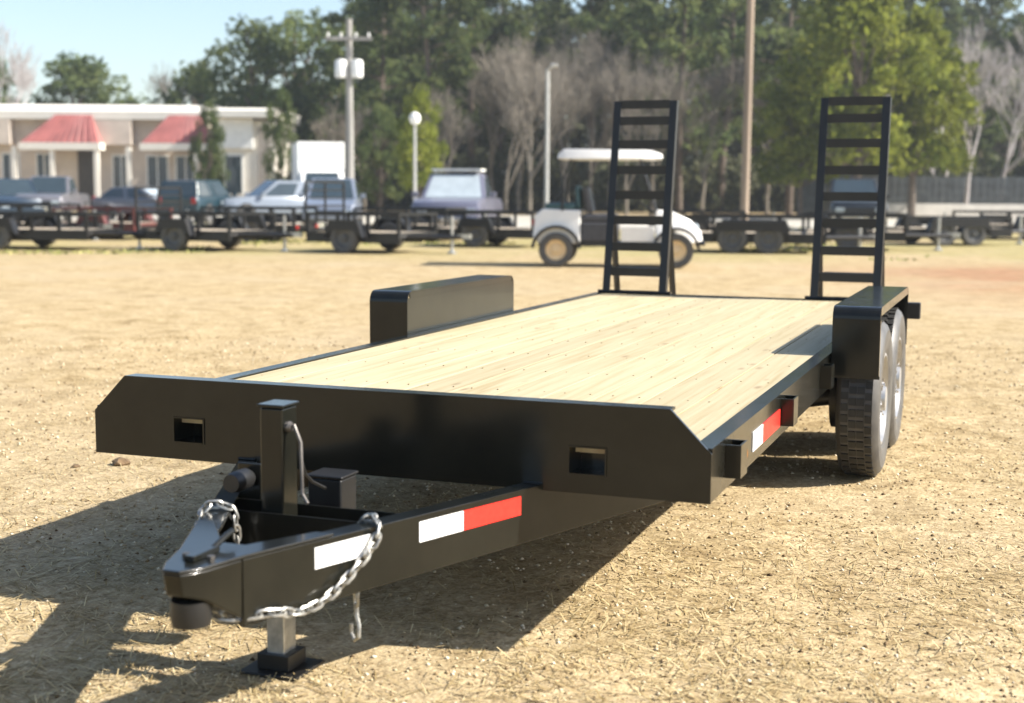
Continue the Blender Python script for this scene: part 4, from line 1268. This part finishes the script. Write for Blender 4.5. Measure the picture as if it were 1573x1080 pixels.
chain('safety_chain', [(.085, -1.10, .35), (.13, -1.08, .335), on_beam(-1.0, .018, .335), on_beam(-.93, .018, .318), on_beam(-.85, .018, .330), on_beam(-.77, .018, .375), on_beam(-.70, .018, .43),
                       on_beam(-.665, .012, .475), on_beam(-.645, -.015, .495), on_beam(-.635, -.05, .49), on_beam(-.63, -.075, .44), on_beam(-.63, -.08, .30), on_beam(-.63, -.08, .25)])
chain('safety_chain', [(.07, -1.08, .35), (.02, -1.04, .34), on_beam(-.88, .02, .34, -1), on_beam(-.74, .018, .40, -1), on_beam(-.69, .015, .47, -1), on_beam(-.67, -.005, .494, -1), on_beam(-.655, -.04, .494, -1), on_beam(-.64, -.075, .47, -1), on_beam(-.63, -.085, .36, -1)])

# fenders, wheels, axles
F0, F1, FT = 2.51, 4.06, .836
def fender(s):
    o0, o1 = HW+.0065, HW+.218
    X = lambda a: s*a
    t = .006
    b = MB()
    def bx(xa, xb, y0, y1, z0, z1): b.box(min(X(xa), X(xb)), max(X(xa), X(xb)), y0, y1, z0, z1)
    r = .055
    outl = [(F0, .515)]+[(F0+r-r*math.cos(q), FT-r+r*math.sin(q)) for q in np.linspace(0, math.pi/2, 7)]+[(F1-r+r*math.sin(q), FT-r+r*math.cos(q)) for q in np.linspace(0, math.pi/2, 7)]+[(F1, .515)]
    r2 = r-t
    inn = [(F1-t, .515)]+[(F1-r+r2*math.cos(q), FT-r+r2*math.sin(q)) for q in np.linspace(0, math.pi/2, 7)]+[(F0+r-r2*math.sin(q), FT-r+r2*math.cos(q)) for q in np.linspace(0, math.pi/2, 7)]+[(F0+t, .515)]
    for i in range(len(outl)-1):
        j = len(inn)-1-i
        q = [outl[i], outl[i+1], inn[j-1], inn[j]]
        vs = [Vector((xx, y, z)) for xx in sorted((X(o0), X(o1))) for y, z in q]
        b.add(vs, [(0, 1, 2, 3), (7, 6, 5, 4), (0, 4, 5, 1), (1, 5, 6, 2), (2, 6, 7, 3), (3, 7, 4, 0)])
    bx(o0, o0+t, F0+t+.0005, F1-t-.0005, DZ-.08, FT-r+.02)  # inner
    bx(o0, o0+t-.0005, F0+r*.6, F1-r*.6, FT-r+.0205, FT-t-.0003)
    bx(o1-t, o1-.0003, F0+r*.6, F1-r*.6, FT-.04, FT-t-.0003)  # outer lip
    # closing rolled edge at the front and rear outer corner
    bx(o1-.02, o1-.0005, F0+t+.0005, F0+.03, .52, FT-.061)
    bx(o1-.02, o1-.0005, F1-.03, F1-t-.0005, .52, FT-.061)
    f = P(b, 'fender', 'paint', 0)
    P(MB().box(min(X(o0), X(o1+.004)), max(X(o0), X(o1+.004)), F0-.005, F0-.0005, .512, .526), 'fender_stay', 'paint', 0, f)
    tl = MB(); xa, xb = sorted((X(o1-.02), X(o1+.065)))
    tl.box(xa, xb, F1+.001, F1+.06, .655, .745)
    l = P(tl, 'tail_light', 'plastic', .006, f)
    P(MB().box(xa+.012, xb-.012, F1+.0605, F1+.068, .667, .733), 'lens', 'red_lens', .003, l)


TY = {}
def trailer_wheel(s, yc):
    R, W = .366, .20
    if 'm' not in TY:
        h = W/2
        t = MB().lathe([(R*.58, -h*.80), (R*.66, -h*.93), (R*.78, -h), (R*.90, -h*.97), (R*.965, -h*.86), (R, -h*.70), (R, h*.70), (R*.965, h*.86), (R*.90, h*.97), (R*.88, h*.955), (R*.80, h), (R*.78, h*.985), (R*.68, h*.95), (R*.66, h*.93), (R*.58, h*.80), (R*.58, -h*.80)], 48, 'x', cap=False)
        n = 44                                              # tread blocks in four rows
        for k in range(n):
            for row in (-1.5, -.5, .5, 1.5):
                a = 2*math.pi*(k+(.5 if abs(row) < 1 else 0))/n
                Mx = Matrix.Rotation(a, 4, 'X')
                x0 = row*.036-.0155
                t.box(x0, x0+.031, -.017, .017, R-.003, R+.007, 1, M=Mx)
        r = MB().lathe([(R*.60, -h*.7), (R*.60, h*.86), (R*.565, h*.88), (R*.53, h*.55), (R*.34, h*.40), (R*.30, h*.68), (R*.17, h*.72), (R*.155, h*.98), (R*.02, h)], 32, 'x')
        nut = MB()
        for k in range(8):
            a = 2*math.pi*k/8
            nut.lathe([(.012, h*.70), (.012, h*.88)], 6, 'x', (0, R*.235*math.sin(a), R*.235*math.cos(a)))
        hub = MB().lathe([(.15, -h*1.5), (.15, -h*.72)], 20, 'x')
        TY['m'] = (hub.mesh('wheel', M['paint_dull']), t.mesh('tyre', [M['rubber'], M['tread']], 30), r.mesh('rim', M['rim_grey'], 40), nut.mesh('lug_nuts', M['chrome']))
    a, b, c, d = TY['m']
    o = link('wheel', a, TR, loc=(s*(HW+.122), yc, R+.006), rot=(random.uniform(0, 6), 0, 0 if s > 0 else math.pi))
    link('tyre', b, o); link('rim', c, o); link('lug_nuts', d, o)


for s in (-1, 1):
    fender(s)
    for yc in (2.895, 3.685): trailer_wheel(s, yc)
for yc in (2.895, 3.685):
    P(MB().tube([(-1.02, yc, .37), (-.9, yc, .35), (.9, yc, .35), (1.02, yc, .37)], .042, 14), 'axle', 'paint_dull', 0)
    for s in (-1, 1):
        lf = MB()
        for i in range(4):
            hl = .36-.07*i
            lf.loft([[(s*.86-.022, yc+q*hl, .405+.05*q*q*(hl/.36)**2-.011*i), (s*.86+.022, yc+q*hl, .405+.05*q*q*(hl/.36)**2-.011*i), (s*.86+.022, yc+q*hl, .415+.05*q*q*(hl/.36)**2-.011*i), (s*.86-.022, yc+q*hl, .415+.05*q*q*(hl/.36)**2-.011*i)] for q in (-1, -.5, 0, .5, 1)])
        P(lf, 'leaf_spring', 'steel', 0)
for s in (-1, 1):
    for y in (2.52, 3.29, 4.06):
        P(MB().prism([(-.05, .46), (.05, .46), (.03, .60), (-.03, .60)], (s*.86-.03, y, 0), (0, 1, 0), (0, 0, 1), (.06, 0, 0)), 'spring_hanger', 'paint', 0)

# the raised loading ramps
def ramp(cx):
    o = MB().tube([(cx-.27, LEN-.005, DZ+.012), (cx+.27, LEN-.005, DZ+.012)], .016, 10).build('ramp', M['paint'], TR)
    top = 2.0; hw = .208
    yy = lambda z: LEN-.02+(z-DZ)/(top-DZ)*.24            # the ramp leans back a little
    sl = .24/(top-DZ)
    for s in (-1, 1):
        w = .027
        prof = [(-w, 0), (w, 0), (w, .008), (w-.036, .008), (w-.036, .058), (-w, .058)] if s < 0 else [(w, 0), (-w, 0), (-w, .008), (-w+.036, .008), (-w+.036, .058), (w, .058)]
        MB().prism(prof, (cx+s*hw, yy(DZ+.02), DZ+.02), (1, 0, 0), (0, 1, 0), (0, sl*(top-DZ-.02), top-DZ-.02)).build('ramp_rail', M['paint_dull'], o)
        # stand leg behind the lower third
        MB().tube([Vector((cx+s*hw, yy(1.18)+.05, 1.18)), Vector((cx+s*(hw+.004), LEN+.31, DZ-.06))], .024, 4).build('stand_leg', M['paint_dull'], o)
    for z in (1.978, 1.86, 1.69, 1.505, 1.325, 1.145, .955, .775):
        b = MB(); w = hw-.0275
        b.prism([(0, -.034), (.006, -.034), (.006, .020), (.05, .020), (.05, .027), (0, .027)], (cx-w, yy(z)+.003, z), (0, 1, 0), (0, 0, 1), (2*w, 0, 0))
        b.build('rung', M['paint_dull'], o)
    MB().tube([(cx-hw+.02, LEN+.30, .78), (cx+hw-.02, LEN+.30, .78)], .014, 6).build('stand_brace', M['paint_dull'], o)


ramp(-.765); ramp(.722)

# ------------------------------------------------------------------ small things on the ground
def clod(x, y, r, label):
    rng = random.Random(int(x*100))
    bm = bmesh.new(); bmesh.ops.create_icosphere(bm, subdivisions=2, radius=r)
    for v in bm.verts: v.co *= 1+rng.uniform(-.22, .22); v.co.z *= .55
    me = bpy.data.meshes.new('dirt_clod'); bm.to_mesh(me); bm.free()
    me.materials.append(M['clod'])
    tag(link('dirt_clod', me, loc=(x, y, r*.3)), label, 'dirt clod')


M['clod'] = mat('brown_clod', (.13, .085, .045), .95, 0, .3, 20, .5, 60)
clod(-2.238, 1.727, .045, 'brown dirt clod on the ground left of the headboard, the larger right one')
clod(-2.40, 1.60, .022, 'tiny brown dirt clod left of the larger clod beside the headboard')
